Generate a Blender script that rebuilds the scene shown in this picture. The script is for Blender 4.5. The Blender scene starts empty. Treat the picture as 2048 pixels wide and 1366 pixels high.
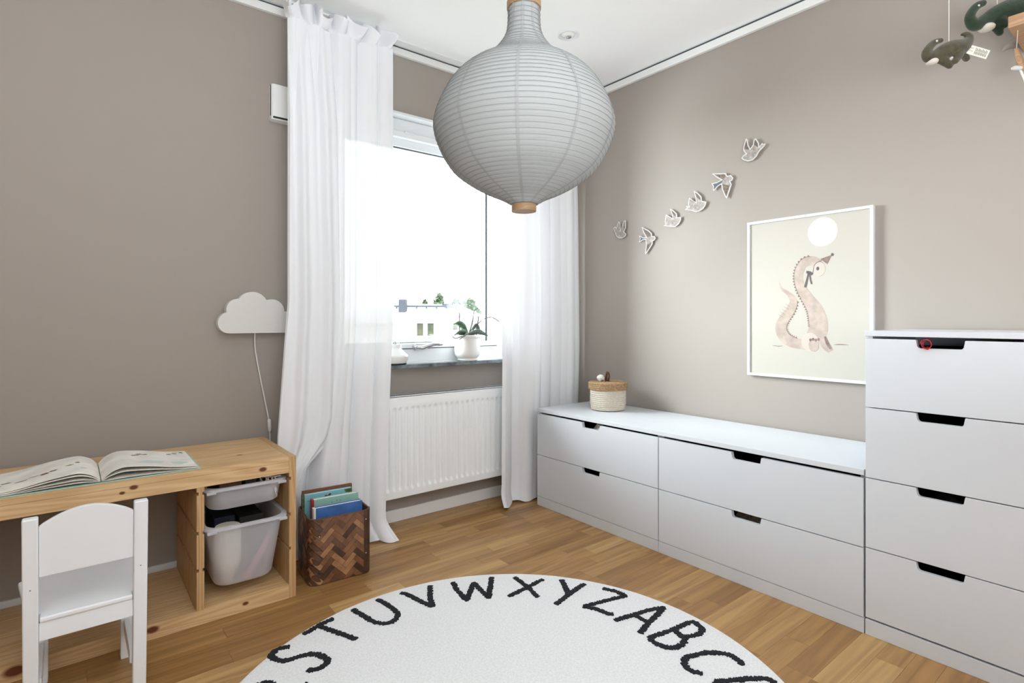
import bpy, bmesh, math, random
from mathutils import Vector, Matrix, noise

random.seed(11)
sc = bpy.context.scene
COL = sc.collection
PI = math.pi

# ------------------------------------------------------------------ camera
# photograph frame 2048 x 1366, focal length 1106 px, horizon at row 640
cam_d = bpy.data.cameras.new('camera')
cam = bpy.data.objects.new('camera', cam_d)
COL.objects.link(cam)
cam_d.sensor_width = 36.0
cam_d.lens = 36.0 * 1106 / 2048
cam_d.shift_y = -(683 - 640) / 2048
cam_d.clip_start = 0.05
cam_d.clip_end = 300
cam.location = (0, 0, 1.03)
cam.rotation_euler = (math.radians(90), 0, math.radians(-38.7))
sc.camera = cam

# ------------------------------------------------------------------ light
world = bpy.data.worlds.new('sky')
sc.world = world
world.use_nodes = True
bg = world.node_tree.nodes['Background']
bg.inputs['Color'].default_value = (0.93, 0.965, 1.0, 1)
bg.inputs['Strength'].default_value = 3.2

sun_d = bpy.data.lights.new('sun', 'SUN')
sun_d.energy = 26.0
sun_d.angle = math.radians(58)
sun_d.color = (0.89, 0.945, 1.0)
sun = bpy.data.objects.new('sun', sun_d)
COL.objects.link(sun)
sun.location = (-3, 9, 8)
sun.rotation_euler = Vector((0.71, -0.67, -0.17)).to_track_quat('-Z', 'Y').to_euler()

flash_d = bpy.data.lights.new('bounced_light', 'AREA')
flash_d.energy = 59
flash_d.shape = 'RECTANGLE'
flash_d.size = 1.5
flash_d.size_y = 1.5
flash_d.color = (0.88, 0.95, 1.0)
flash = bpy.data.objects.new('bounced_light', flash_d)
COL.objects.link(flash)
flash.location = (0.1, -0.7, 1.05)
flash.rotation_euler = Vector((0.10, 0.14, 0.98)).to_track_quat('-Z', 'Y').to_euler()

vs = sc.view_settings
vs.view_transform = 'Standard'
vs.look = 'None'
vs.gamma = 1.0
vs.use_curve_mapping = False
vs.exposure = 0.72
sc.cycles.use_denoising = True
sc.cycles.max_bounces = 10
sc.cycles.diffuse_bounces = 5
sc.cycles.transparent_max_bounces = 16
sc.cycles.caustics_reflective = False
sc.cycles.caustics_refractive = False

# ------------------------------------------------------------------ materials
def lin(c):
    out = []
    for v in c[:3]:
        v = v / 255.0
        out.append(v / 12.92 if v <= 0.04045 else ((v + 0.055) / 1.055) ** 2.4)
    return (out[0], out[1], out[2], 1.0)

MATS = {}

def base(name):
    m = bpy.data.materials.new(name)
    m.use_nodes = True
    MATS[name] = m
    n = m.node_tree.nodes
    return m, n, m.node_tree.links, n['Principled BSDF']

def mat(name, c, rough=0.5, var=0.0, vscale=8.0, bump=0.0, bscale=120.0, spec=0.5, metal=0.0, stretch=None, c2=None, sheen=0.0):
    """plain procedural surface: colour with optional noise variation and fine relief"""
    m, n, l, p = base(name)
    p.inputs['Base Color'].default_value = lin(c)
    p.inputs['Roughness'].default_value = rough
    p.inputs['Specular IOR Level'].default_value = spec
    p.inputs['Metallic'].default_value = metal
    if sheen:
        p.inputs['Sheen Weight'].default_value = sheen
    if var or bump:
        tc = n.new('ShaderNodeTexCoord')
        mp = n.new('ShaderNodeMapping')
        if stretch:
            mp.inputs['Scale'].default_value = stretch
        l.new(tc.outputs['Object'], mp.inputs['Vector'])
    if var:
        no = n.new('ShaderNodeTexNoise')
        no.inputs['Scale'].default_value = vscale
        no.inputs['Detail'].default_value = 5
        l.new(mp.outputs['Vector'], no.inputs['Vector'])
        mx = n.new('ShaderNodeMix')
        mx.data_type = 'RGBA'
        a = c2 if c2 else tuple(min(255, v * (1 + var)) for v in c)
        b = c if c2 else tuple(v * (1 - var) for v in c)
        mx.inputs['A'].default_value = lin(a)
        mx.inputs['B'].default_value = lin(b)
        rp = n.new('ShaderNodeValToRGB')
        rp.color_ramp.elements[0].position = 0.32
        rp.color_ramp.elements[1].position = 0.68
        l.new(no.outputs['Fac'], rp.inputs['Fac'])
        l.new(rp.outputs['Color'], mx.inputs['Factor'])
        l.new(mx.outputs['Result'], p.inputs['Base Color'])
    if bump:
        nb = n.new('ShaderNodeTexNoise')
        nb.inputs['Scale'].default_value = bscale
        nb.inputs['Detail'].default_value = 4
        l.new(mp.outputs['Vector'], nb.inputs['Vector'])
        bp = n.new('ShaderNodeBump')
        bp.inputs['Strength'].default_value = bump
        bp.inputs['Distance'].default_value = 0.002
        l.new(nb.outputs['Fac'], bp.inputs['Height'])
        l.new(bp.outputs['Normal'], p.inputs['Normal'])
    return m

def wood(name, light, dark, axis='x', fine=34.0, rough=0.45, knots=(), ring=4.0, knot_c=(104, 58, 34)):
    """streaky grain along one axis, growth rings, optional knots at given spots of the bench"""
    m, n, l, p = base(name)
    p.inputs['Roughness'].default_value = rough
    p.inputs['Specular IOR Level'].default_value = 0.35
    tc = n.new('ShaderNodeTexCoord')
    mp = n.new('ShaderNodeMapping')
    k = {'x': (0.05, 1, 1), 'y': (1, 0.05, 1), 'z': (1, 1, 0.05)}[axis]
    mp.inputs['Scale'].default_value = k
    l.new(tc.outputs['Object'], mp.inputs['Vector'])
    big = n.new('ShaderNodeTexNoise')
    big.inputs['Scale'].default_value = 9
    big.inputs['Detail'].default_value = 2
    l.new(mp.outputs['Vector'], big.inputs['Vector'])
    fi = n.new('ShaderNodeTexNoise')
    fi.inputs['Scale'].default_value = fine * 4
    fi.inputs['Detail'].default_value = 3
    l.new(mp.outputs['Vector'], fi.inputs['Vector'])
    mu = n.new('ShaderNodeMath'); mu.operation = 'MULTIPLY'; mu.inputs[1].default_value = fine * ring
    l.new(big.outputs['Fac'], mu.inputs[0])
    si = n.new('ShaderNodeMath'); si.operation = 'SINE'
    l.new(mu.outputs[0], si.inputs[0])
    m1 = n.new('ShaderNodeMath'); m1.operation = 'MULTIPLY_ADD'; m1.inputs[1].default_value = 0.22; m1.inputs[2].default_value = 0.22
    l.new(si.outputs[0], m1.inputs[0])
    m2 = n.new('ShaderNodeMath'); m2.operation = 'MULTIPLY_ADD'; m2.inputs[1].default_value = 0.55
    l.new(fi.outputs['Fac'], m2.inputs[0])
    l.new(m1.outputs[0], m2.inputs[2])
    mx = n.new('ShaderNodeMix'); mx.data_type = 'RGBA'
    mx.inputs['A'].default_value = lin(light)
    mx.inputs['B'].default_value = lin(dark)
    l.new(m2.outputs[0], mx.inputs['Factor'])
    out = mx.outputs['Result']
    for (kx, ky, kz, kr) in knots:
        d = n.new('ShaderNodeVectorMath'); d.operation = 'SUBTRACT'
        d.inputs[1].default_value = (kx - 0.19, ky - 2.33, kz)
        l.new(tc.outputs['Object'], d.inputs[0])
        s = n.new('ShaderNodeVectorMath'); s.operation = 'MULTIPLY'
        s.inputs[1].default_value = tuple(0.6 if a == axis else 1.0 for a in 'xyz')
        l.new(d.outputs[0], s.inputs[0])
        ln = n.new('ShaderNodeVectorMath'); ln.operation = 'LENGTH'
        l.new(s.outputs[0], ln.inputs[0])
        mr = n.new('ShaderNodeMapRange')
        mr.inputs['From Min'].default_value = kr
        mr.inputs['From Max'].default_value = kr * 0.55
        l.new(ln.outputs['Value'], mr.inputs['Value'])
        kx_ = n.new('ShaderNodeMix'); kx_.data_type = 'RGBA'
        kx_.inputs['B'].default_value = lin(knot_c)
        l.new(mr.outputs['Result'], kx_.inputs['Factor'])
        l.new(out, kx_.inputs['A'])
        out = kx_.outputs['Result']
    l.new(out, p.inputs['Base Color'])
    bp = n.new('ShaderNodeBump'); bp.inputs['Strength'].default_value = 0.08; bp.inputs['Distance'].default_value = 0.002
    l.new(fi.outputs['Fac'], bp.inputs['Height'])
    l.new(bp.outputs['Normal'], p.inputs['Normal'])
    return m

def plank_mat():
    """oak parquet: every stave takes its own tone from its object's random number"""
    m, n, l, p = base('oak_parquet')
    p.inputs['Roughness'].default_value = 0.38
    p.inputs['Specular IOR Level'].default_value = 0.4
    ge = n.new('ShaderNodeNewGeometry')
    oi = n.new('ShaderNodeObjectInfo')
    mp = n.new('ShaderNodeMapping'); mp.inputs['Scale'].default_value = (1.6, 26, 26)
    l.new(ge.outputs['Position'], mp.inputs['Vector'])
    rs = n.new('ShaderNodeMath'); rs.operation = 'MULTIPLY'; rs.inputs[1].default_value = 60
    l.new(oi.outputs['Random'], rs.inputs[0])
    cb = n.new('ShaderNodeCombineXYZ')
    for k in 'XYZ':
        l.new(rs.outputs[0], cb.inputs[k])
    ad = n.new('ShaderNodeVectorMath'); ad.operation = 'ADD'
    l.new(mp.outputs['Vector'], ad.inputs[0]); l.new(cb.outputs[0], ad.inputs[1])
    no = n.new('ShaderNodeTexNoise'); no.inputs['Scale'].default_value = 1.3; no.inputs['Detail'].default_value = 7
    no.inputs['Distortion'].default_value = 0.9
    l.new(ad.outputs[0], no.inputs['Vector'])
    r1 = n.new('ShaderNodeValToRGB')
    e = r1.color_ramp.elements
    e[0].position = 0.0; e[0].color = lin((152, 113, 68))
    e[1].position = 1.0; e[1].color = lin((190, 155, 104))
    x = e.new(0.35); x.color = lin((168, 128, 79))
    x = e.new(0.7); x.color = lin((179, 141, 90))
    l.new(oi.outputs['Random'], r1.inputs['Fac'])
    r2 = n.new('ShaderNodeValToRGB')
    e = r2.color_ramp.elements
    e[0].position = 0.33; e[0].color = (0.62, 0.56, 0.5, 1)
    e[1].position = 0.62; e[1].color = (1.06, 1.04, 1.0, 1)
    l.new(no.outputs['Fac'], r2.inputs['Fac'])
    mx = n.new('ShaderNodeMix'); mx.data_type = 'RGBA'; mx.blend_type = 'MULTIPLY'
    mx.inputs['Factor'].default_value = 0.85
    l.new(r1.outputs['Color'], mx.inputs['A']); l.new(r2.outputs['Color'], mx.inputs['B'])
    l.new(mx.outputs['Result'], p.inputs['Base Color'])
    bp = n.new('ShaderNodeBump'); bp.inputs['Strength'].default_value = 0.06; bp.inputs['Distance'].default_value = 0.002
    l.new(no.outputs['Fac'], bp.inputs['Height']); l.new(bp.outputs['Normal'], p.inputs['Normal'])
    return m

def cloth_mat(name, c, through, clear, rough=0.9, weave=0.0):
    """thin fabric or paper: diffuse + light passing through + a little see-through"""
    m, n, l, p = base(name)
    n.remove(p)
    out = n['Material Output']
    d = n.new('ShaderNodeBsdfDiffuse'); d.inputs['Color'].default_value = lin(c)
    t = n.new('ShaderNodeBsdfTranslucent'); t.inputs['Color'].default_value = lin(c)
    if weave:
        tc = n.new('ShaderNodeTexCoord')
        no = n.new('ShaderNodeTexNoise'); no.inputs['Scale'].default_value = 45; no.inputs['Detail'].default_value = 6
        l.new(tc.outputs['Object'], no.inputs['Vector'])
        bp = n.new('ShaderNodeBump'); bp.inputs['Strength'].default_value = weave; bp.inputs['Distance'].default_value = 0.004
        l.new(no.outputs['Fac'], bp.inputs['Height'])
        l.new(bp.outputs['Normal'], d.inputs['Normal'])
    a = n.new('ShaderNodeMixShader'); a.inputs[0].default_value = through
    l.new(d.outputs[0], a.inputs[1]); l.new(t.outputs[0], a.inputs[2])
    if clear:
        tr = n.new('ShaderNodeBsdfTransparent')
        b = n.new('ShaderNodeMixShader'); b.inputs[0].default_value = clear
        l.new(a.outputs[0], b.inputs[1]); l.new(tr.outputs[0], b.inputs[2])
        l.new(b.outputs[0], out.inputs['Surface'])
    else:
        l.new(a.outputs[0], out.inputs['Surface'])
    return m

def glass_mat(name, tint=(255, 255, 255), gloss=0.06):
    m, n, l, p = base(name)
    n.remove(p)
    tr = n.new('ShaderNodeBsdfTransparent'); tr.inputs['Color'].default_value = lin(tint)
    gl = n.new('ShaderNodeBsdfGlossy'); gl.inputs['Roughness'].default_value = 0.02
    mx = n.new('ShaderNodeMixShader'); mx.inputs[0].default_value = gloss
    l.new(tr.outputs[0], mx.inputs[1]); l.new(gl.outputs[0], mx.inputs[2])
    l.new(mx.outputs[0], n['Material Output'].inputs['Surface'])
    return m

mat('wall_paint', (162, 153, 145), 0.75, bump=0.05, bscale=260, spec=0.25)
mat('ceiling_paint', (251, 251, 251), 0.85, spec=0.2)
mat('white_trim', (236, 236, 234), 0.45)
mat('white_lacquer', (214, 217, 222), 0.42)
mat('white_gloss', (226, 228, 230), 0.25)
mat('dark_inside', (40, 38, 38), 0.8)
mat('black', (14, 14, 15), 0.6)
mat('radiator_enamel', (248, 250, 251), 0.35)
mat('stone', (72, 80, 86), 0.18, var=0.35, vscale=22, c2=(120, 128, 132))
mat('chrome', (190, 192, 196), 0.25, metal=1.0)
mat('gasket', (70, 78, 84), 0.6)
mat('ceramic', (232, 231, 228), 0.22)
mat('leaf', (74, 96, 74), 0.4, var=0.15, vscale=30)
mat('leaf_pale', (104, 116, 104), 0.5, var=0.1, vscale=30)
mat('stem_brown', (60, 46, 42), 0.6)
mat('soil', (70, 56, 46), 0.95, bump=0.6, bscale=300)
mat('chair_paint', (240, 243, 247), 0.38, bump=0.03, bscale=60)
mat('rug_white', (236, 236, 237), 0.97, var=0.035, vscale=160, bump=0.9, bscale=420, sheen=0.2)
mat('rug_black', (24, 26, 32), 0.98, bump=0.8, bscale=400)
mat('book_page', (240, 236, 228), 0.8, var=0.05, vscale=14)
mat('book_mint', (176, 206, 196), 0.6)
mat('print_grey', (120, 116, 108), 0.8)
mat('print_green', (140, 150, 110), 0.8)
mat('print_brown', (140, 104, 78), 0.8)
mat('print_blue', (206, 216, 214), 0.8)
mat('jute', (156, 126, 92), 0.95, var=0.2, vscale=120, bump=1.0, bscale=260)
mat('cotton_rope', (206, 196, 180), 0.95, var=0.05, vscale=110, bump=1.0, bscale=260)
mat('leather_brown', (86, 56, 38), 0.5, var=0.2, vscale=20)
mat('plush_olive', (66, 60, 42), 0.98, var=0.18, vscale=60, bump=0.8, bscale=500, sheen=0.25)
mat('plush_green', (30, 48, 30), 0.98, var=0.18, vscale=60, bump=0.8, bscale=500, sheen=0.25)
mat('plush_cream', (206, 198, 186), 0.98, bump=0.6, bscale=500)
mat('plush_grey', (150, 144, 136), 0.98, bump=0.6, bscale=500)
mat('label_white', (222, 216, 204), 0.8)
mat('label_ink', (60, 56, 50), 0.8)
mat('cord_white', (226, 224, 220), 0.5)
mat('poster_paper', (184, 178, 167), 0.7)
mat('print_body', (176, 160, 148), 0.8, var=0.06, vscale=30)
mat('print_belly', (192, 180, 168), 0.8)
mat('print_dark', (128, 108, 100), 0.8, var=0.1, vscale=60)
mat('print_ink', (92, 86, 88), 0.8)
mat('print_balloon', (205, 203, 197), 0.8)
mat('bird_white', (212, 210, 208), 0.7)
mat('bird_print', (158, 148, 142), 0.8, var=0.16, vscale=60)
mat('bird_shade', (112, 100, 90), 0.8, var=0.2, vscale=80)
mat('bird_blue', (98, 102, 108), 0.8)
mat('toy_dark', (34, 30, 32), 0.7)
mat('toy_blue', (24, 32, 52), 0.6)
mat('toy_pink', (224, 150, 176), 0.6)
mat('toy_cream', (232, 222, 204), 0.7)
mat('toy_brown', (96, 64, 44), 0.7)
mat('red_ribbon', (196, 36, 56), 0.35)
mat('red_dark', (110, 14, 26), 0.35)
mat('cloth_white', (226, 216, 206), 0.9, var=0.12, vscale=60)
mat('cloth_olive', (96, 90, 74), 0.8, var=0.3, vscale=70)
mat('book_blue', (70, 112, 176), 0.4, var=0.12, vscale=14)
mat('book_sky', (128, 182, 196), 0.45)
mat('book_teal', (148, 190, 178), 0.45)
mat('book_red', (170, 40, 44), 0.45)
mat('book_olive', (74, 84, 52), 0.5, var=0.4, vscale=60)
mat('book_cover_brown', (118, 74, 48), 0.5)
mat('house_wall', (232, 230, 222), 0.9)
mat('house_roof', (188, 188, 190), 0.8)
mat('house_dark', (58, 62, 70), 0.7)
mat('house_window', (38, 48, 34), 0.3, var=0.4, vscale=3, c2=(90, 92, 44))
mat('tree_leaves', (64, 84, 54), 0.8, var=0.25, vscale=2)
mat('tree_trunk', (70, 56, 44), 0.9)
mat('ground_grass', (140, 142, 130), 0.95)
mat('parquet_far', (176, 133, 82), 0.4, var=0.12, vscale=6, stretch=(1, 12, 12))
wood('pine_x', (230, 198, 152), (194, 152, 104), 'x', knots=((0.545, 2.114, 0.492, 0.010), (0.16, 2.114, 0.500, 0.009), (0.50, 2.26, 0.523, 0.008), (0.487, 2.114, 0.028, 0.008), (0.21, 2.114, 0.032, 0.014), (0.13, 2.114, 0.488, 0.006), (-0.12, 2.114, 0.03, 0.02)))
wood('pine_z', (214, 178, 130), (172, 128, 82), 'z', fine=40)
wood('pine_y', (206, 168, 122), (170, 124, 80), 'y', fine=40)
wood('shelf_oak', (196, 160, 124), (150, 112, 82), 'y', fine=60)
wood('ring_wood', (176, 144, 106), (146, 114, 82), 'x', fine=40)
WOVEN = [mat('chip_%s' % k, a, 0.4, var=0.3, vscale=26, c2=b) for k, a, b in (('light', (176, 132, 92), (142, 98, 64)), ('mid', (140, 96, 64), (108, 70, 46)), ('brown', (116, 78, 52), (84, 54, 36)), ('dark', (82, 54, 38), (58, 38, 28)))]
plank_mat()
cloth_mat('sheer_curtain', (242, 243, 246), 0.06, 0.06)
cloth_mat('lantern_paper', (188, 190, 189), 0.30, 0.0, weave=0.25)
cloth_mat('lantern_seam', (168, 169, 168), 0.2, 0.0)
mat('lantern_wire', (146, 148, 149), 0.7)
cloth_mat('cloud_shade', (240, 238, 234), 0.25, 0.0)
glass_mat('pane_glass', (250, 253, 252), 0.05)
glass_mat('lamp_glass', (240, 242, 236), 0.10)
cloth_mat('frosted_plastic', (240, 241, 246), 0.40, 0.30)

# ------------------------------------------------------------------ mesh helpers
def wloc(o):
    v = Vector((0, 0, 0))
    while o:
        v += o.location
        o = o.parent
    return v

class MB:
    """collects shapes given in room coordinates and links them as one mesh object"""
    def __init__(s):
        s.v = []; s.f = []
    def add(s, vs_, fs):
        k = len(s.v)
        s.v += [tuple(v) for v in vs_]
        s.f += [tuple(i + k for i in f) for f in fs]
        return s
    def box(s, x0, x1, y0, y1, z0, z1):
        v = [(x, y, z) for z in (z0, z1) for y in (y0, y1) for x in (x0, x1)]
        return s.add(v, [(0, 2, 3, 1), (4, 5, 7, 6), (0, 1, 5, 4), (2, 6, 7, 3), (0, 4, 6, 2), (1, 3, 7, 5)])
    def prism(s, poly, axis, a0, a1):
        """polygon (p,q) swept along an axis: x -> (y,z), y -> (x,z), z -> (x,y)"""
        def P(p, q, a):
            return (a, p, q) if axis == 'x' else (p, a, q) if axis == 'y' else (p, q, a)
        n = len(poly)
        v = [P(p, q, a0) for p, q in poly] + [P(p, q, a1) for p, q in poly]
        f = [tuple(range(n)), tuple(range(2 * n - 1, n - 1, -1))]
        f += [(i, i + n, (i + 1) % n + n, (i + 1) % n) for i in range(n)]
        return s.add(v, f)
    def tube(s, path, r, n=8, caps=True):
        path = [Vector(p) for p in path]
        rs = r if isinstance(r, (list, tuple)) else [r] * len(path)
        up = None
        rings = []
        for i, p in enumerate(path):
            t = (path[min(i + 1, len(path) - 1)] - path[max(i - 1, 0)]).normalized()
            if up is None:
                up = Vector((0, 0, 1)) if abs(t.z) < 0.9 else Vector((1, 0, 0))
            a = (up - t * up.dot(t))
            a = a.normalized() if a.length > 1e-6 else t.orthogonal().normalized()
            up = a
            b = t.cross(a)
            rings.append([p + (a * math.cos(2 * PI * j / n) + b * math.sin(2 * PI * j / n)) * rs[i] for j in range(n)])
        v = [q for g in rings for q in g]
        f = [(i * n + j, i * n + (j + 1) % n, (i + 1) * n + (j + 1) % n, (i + 1) * n + j) for i in range(len(path) - 1) for j in range(n)]
        if caps:
            f += [tuple(range(n - 1, -1, -1)), tuple((len(path) - 1) * n + j for j in range(n))]
        return s.add(v, f)
    def lathe(s, prof, cx, cy, n=32, cap0=True, cap1=True, a0=0.0):
        v = [(cx + r * math.cos(a0 + 2 * PI * j / n), cy + r * math.sin(a0 + 2 * PI * j / n), z) for r, z in prof for j in range(n)]
        f = [(i * n + j, i * n + (j + 1) % n, (i + 1) * n + (j + 1) % n, (i + 1) * n + j) for i in range(len(prof) - 1) for j in range(n)]
        if cap0:
            f.append(tuple(range(n - 1, -1, -1)))
        if cap1:
            f.append(tuple((len(prof) - 1) * n + j for j in range(n)))
        return s.add(v, f)
    def sheet(s, fn, nu, nv):
        v = [fn(i / nu, j / nv) for j in range(nv + 1) for i in range(nu + 1)]
        f = [(j * (nu + 1) + i, j * (nu + 1) + i + 1, (j + 1) * (nu + 1) + i + 1, (j + 1) * (nu + 1) + i) for j in range(nv) for i in range(nu)]
        return s.add(v, f)
    def ball(s, c, r, nu=16, nv=10):
        c = Vector(c)
        rr = r if isinstance(r, (list, tuple)) else (r, r, r)
        v = [(c.x, c.y, c.z - rr[2])]
        for j in range(1, nv):
            t = PI * j / nv
            v += [(c.x + rr[0] * math.sin(t) * math.cos(2 * PI * i / nu), c.y + rr[1] * math.sin(t) * math.sin(2 * PI * i / nu), c.z - rr[2] * math.cos(t)) for i in range(nu)]
        v.append((c.x, c.y, c.z + rr[2]))
        f = [(0, 1 + (i + 1) % nu, 1 + i) for i in range(nu)]
        for j in range(nv - 2):
            f += [(1 + j * nu + i, 1 + j * nu + (i + 1) % nu, 1 + (j + 1) * nu + (i + 1) % nu, 1 + (j + 1) * nu + i) for i in range(nu)]
        k = len(v) - 1
        f += [(k, 1 + (nv - 2) * nu + i, 1 + (nv - 2) * nu + (i + 1) % nu) for i in range(nu)]
        return s.add(v, f)
    def rot(s, ang, c):
        ca_, sa_ = math.cos(ang), math.sin(ang)
        s.v = [(c[0] + (x - c[0]) * ca_ - (y - c[1]) * sa_, c[1] + (x - c[0]) * sa_ + (y - c[1]) * ca_, z) for x, y, z in s.v]
        return s
    def build(s, name, m, parent=None, bevel=0.0, seg=2, smooth=True, loc=None, sharp=35, solid=0.0, fix=True):
        off = wloc(parent) if parent else Vector(loc or (0, 0, 0))
        me = bpy.data.meshes.new(name)
        bm = bmesh.new()
        bv = [bm.verts.new((x - off.x, y - off.y, z - off.z)) for x, y, z in s.v]
        for f in s.f:
            try:
                bm.faces.new([bv[i] for i in f])
            except ValueError:
                pass
        if fix:
            bmesh.ops.recalc_face_normals(bm, faces=bm.faces)
        if bevel:
            ed = [e for e in bm.edges if len(e.link_faces) == 2 and e.calc_face_angle() > 0.6]
            bmesh.ops.bevel(bm, geom=ed, offset=bevel, segments=seg, affect='EDGES', profile=0.5, clamp_overlap=True)
        bm.to_mesh(me)
        bm.free()
        if smooth:
            for p in me.polygons:
                p.use_smooth = True
            me.set_sharp_from_angle(angle=math.radians(sharp))
        me.materials.append(MATS[m] if isinstance(m, str) else m)
        o = bpy.data.objects.new(name, me)
        COL.objects.link(o)
        if parent:
            o.parent = parent
        else:
            o.location = off
        if bevel:
            wn = o.modifiers.new('clean_shading', 'WEIGHTED_NORMAL')
            wn.keep_sharp = True
            wn.weight = 100
        if solid:
            md = o.modifiers.new('thickness', 'SOLIDIFY')
            md.thickness = solid
            md.offset = 0
        return o

def tag(o, label, cat, group=None):
    o['label'] = label
    o['category'] = cat
    if group:
        o['group'] = group
    return o

def thing(name, label, cat, loc, group=None):
    o = bpy.data.objects.new(name, None)
    o.empty_display_size = 0.05
    COL.objects.link(o)
    o.location = loc
    return tag(o, label, cat, group)

def struct(o):
    o['kind'] = 'structure'
    return o

def smoothpath(pts, k=6):
    """Catmull-Rom through points of any dimension"""
    out = []
    n = len(pts)
    for i in range(n - 1):
        p0 = pts[max(i - 1, 0)]; p1 = pts[i]; p2 = pts[i + 1]; p3 = pts[min(i + 2, n - 1)]
        for j in range(k):
            t = j / k
            out.append(tuple(0.5 * (2 * b + (c - a) * t + (2 * a - 5 * b + 4 * c - d) * t * t + (3 * b - a - 3 * c + d) * t ** 3) for a, b, c, d in zip(p0, p1, p2, p3)))
    out.append(tuple(pts[-1]))
    return out

def lerp_tab(tab, x):
    tab = sorted(tab)
    if x <= tab[0][0]:
        return tab[0][1]
    for (a, b), (c, d) in zip(tab, tab[1:]):
        if x <= c:
            return b + (d - b) * (x - a) / (c - a)
    return tab[-1][1]

# ------------------------------------------------------------------ the room
XR, YW, ZC = 2.515, 2.585, 2.43     # right wall, window wall, ceiling
XL, YB = -1.35, -1.9                # room bounds behind the photographer

PX0, PX1, PY0, PY1 = -0.72, 2.13, 0.10, 2.574
b = MB().box(XL, XR, YB, YW, -0.06, -0.005)
for r in ((XL, PX0, YB, YW), (PX1, XR, YB, YW), (PX0, PX1, YB, PY0), (PX0, PX1, PY1, YW)):
    b.box(r[0], r[1], r[2], r[3], -0.005, -0.0005)
floor = struct(b.build('floor', 'parquet_far', smooth=False))
STW = (PY1 - PY0) / 33
pm = MB().box(-0.5, 0.5, -STW / 2 + 0.0003, STW / 2 - 0.0003, -0.005, 0.0)
proto = pm.build('plank', 'oak_parquet', floor, smooth=False)
first = True
rnd = random.Random(5)
for row in range(33):
    x = PX0 - rnd.uniform(0, 0.3)
    yc = PY0 + (row + 0.5) * STW
    while x < PX1:
        ln = rnd.choice((0.28, 0.36, 0.42, 0.5, 0.58))
        x0, x1 = max(x, PX0), min(x + ln, PX1)
        if PX1 - x1 < 0.06:
            x1 = PX1
        if x1 - x0 > 0.03:
            o = proto if first else proto.copy()
            if not first:
                COL.objects.link(o)
            first = False
            o.location = ((x0 + x1) / 2, yc, rnd.uniform(-0.0002, 0.0))
            o.scale = (x1 - x0 - 0.0006, 1, 1)
        x = x1 if x1 == PX1 else x + ln

OX0, OX1, OZ0, OZ1 = 0.965, 2.045, 0.786, 2.097      # window opening
w = MB()
w.box(XL, OX0, YW, YW + 0.24, -0.06, ZC + 0.05)
w.box(OX1, XR + 0.2, YW, YW + 0.24, -0.06, ZC + 0.05)
w.box(OX0, OX1, YW, YW + 0.24, -0.06, OZ0)
w.box(OX0, OX1, YW, YW + 0.24, OZ1, ZC + 0.05)
struct(w.build('wall_window', 'wall_paint', smooth=False))
struct(MB().box(XR, XR + 0.2, YB, YW, -0.06, ZC + 0.05).build('wall_right', 'wall_paint', smooth=False))
struct(MB().box(XL - 0.2, XL, YB, YW + 0.24, -0.06, ZC + 0.05).build('wall_left', 'wall_paint', smooth=False))
struct(MB().box(XL - 0.2, XR + 0.2, YB - 0.2, YB, -0.06, ZC + 0.05).build('wall_back', 'ceiling_paint', smooth=False))
struct(MB().box(XL, XR, YB, YW, ZC, ZC + 0.15).build('ceiling', 'ceiling_paint', smooth=False))

# picture rails under the ceiling, dark strips coloured as the shade in the gap above them, and the curtain board
t1 = struct(MB().box(XL, XR - 0.021, YW - 0.02, YW, 2.386, 2.421).build('trim_1', 'white_trim', bevel=0.003))
MB().box(XL, XR - 0.021, YW - 0.012, YW, 2.421, 2.4295).build('painted_gap_shade', 'gasket', t1, smooth=False)
t2 = struct(MB().box(XR - 0.02, XR, YB, YW, 2.382, 2.420).build('trim_2', 'white_trim', bevel=0.003))
MB().box(XR - 0.014, XR, YB, YW - 0.021, 2.420, 2.4295).build('painted_gap_shade', 'gasket', t2, smooth=False)
struct(MB().box(XL, XR - 0.03, 2.500, 2.545, 2.4215, 2.43).build('trim_3', 'white_trim', bevel=0.0015))
struct(MB().box(XL, XR - 0.016, YW - 0.013, YW, 0, 0.062).build('baseboard_window', 'white_trim', bevel=0.003))
struct(MB().box(XR - 0.013, XR, YB, YW - 0.002, 0, 0.062).build('baseboard_right', 'white_trim', bevel=0.003))

# ------------------------------------------------------------------ window
win = bpy.data.objects.new('window_1', None)
COL.objects.link(win)
win.location = (1.505, 2.64, 0.8)
struct(win)
def frame(mb, x0, x1, z0, z1, wl, wr, wb, wt, y0, y1):
    mb.box(x0, x0 + wl, y0, y1, z0, z1)
    mb.box(x1 - wr, x1, y0, y1, z0, z1)
    mb.box(x0 + wl, x1 - wr, y0, y1, z0, z0 + wb)
    mb.box(x0 + wl, x1 - wr, y0, y1, z1 - wt, z1)
    return mb
fr = frame(MB(), OX0, OX1, 0.806, OZ1 - 0.012, 0.045, 0.052, 0.070, 0.063, 2.632, 2.74).build('window_frame', 'white_gloss', win, bevel=0.002)
frame(MB(), OX0 - 0.001, OX1 + 0.001, 0.806, OZ1 + 0.001, 0.012, 0.012, 0.0001, 0.012, 2.573, 2.66).build('reveal_lining', 'white_gloss', win, bevel=0.0015)
SX0, SX1, SZ0, SZ1 = 1.013, 1.990, 0.880, 2.020
frame(MB(), SX0 - 0.004, SX1 + 0.004, SZ0 - 0.005, SZ1 + 0.005, 0.012, 0.012, 0.012, 0.012, 2.645, 2.70).build('gasket', 'gasket', win, smooth=False)
sash = frame(MB(), SX0, SX1, SZ0, SZ1, 0.036, 0.036, 0.024, 0.033, 2.622, 2.70).build('sash', 'white_gloss', win, bevel=0.003)
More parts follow.
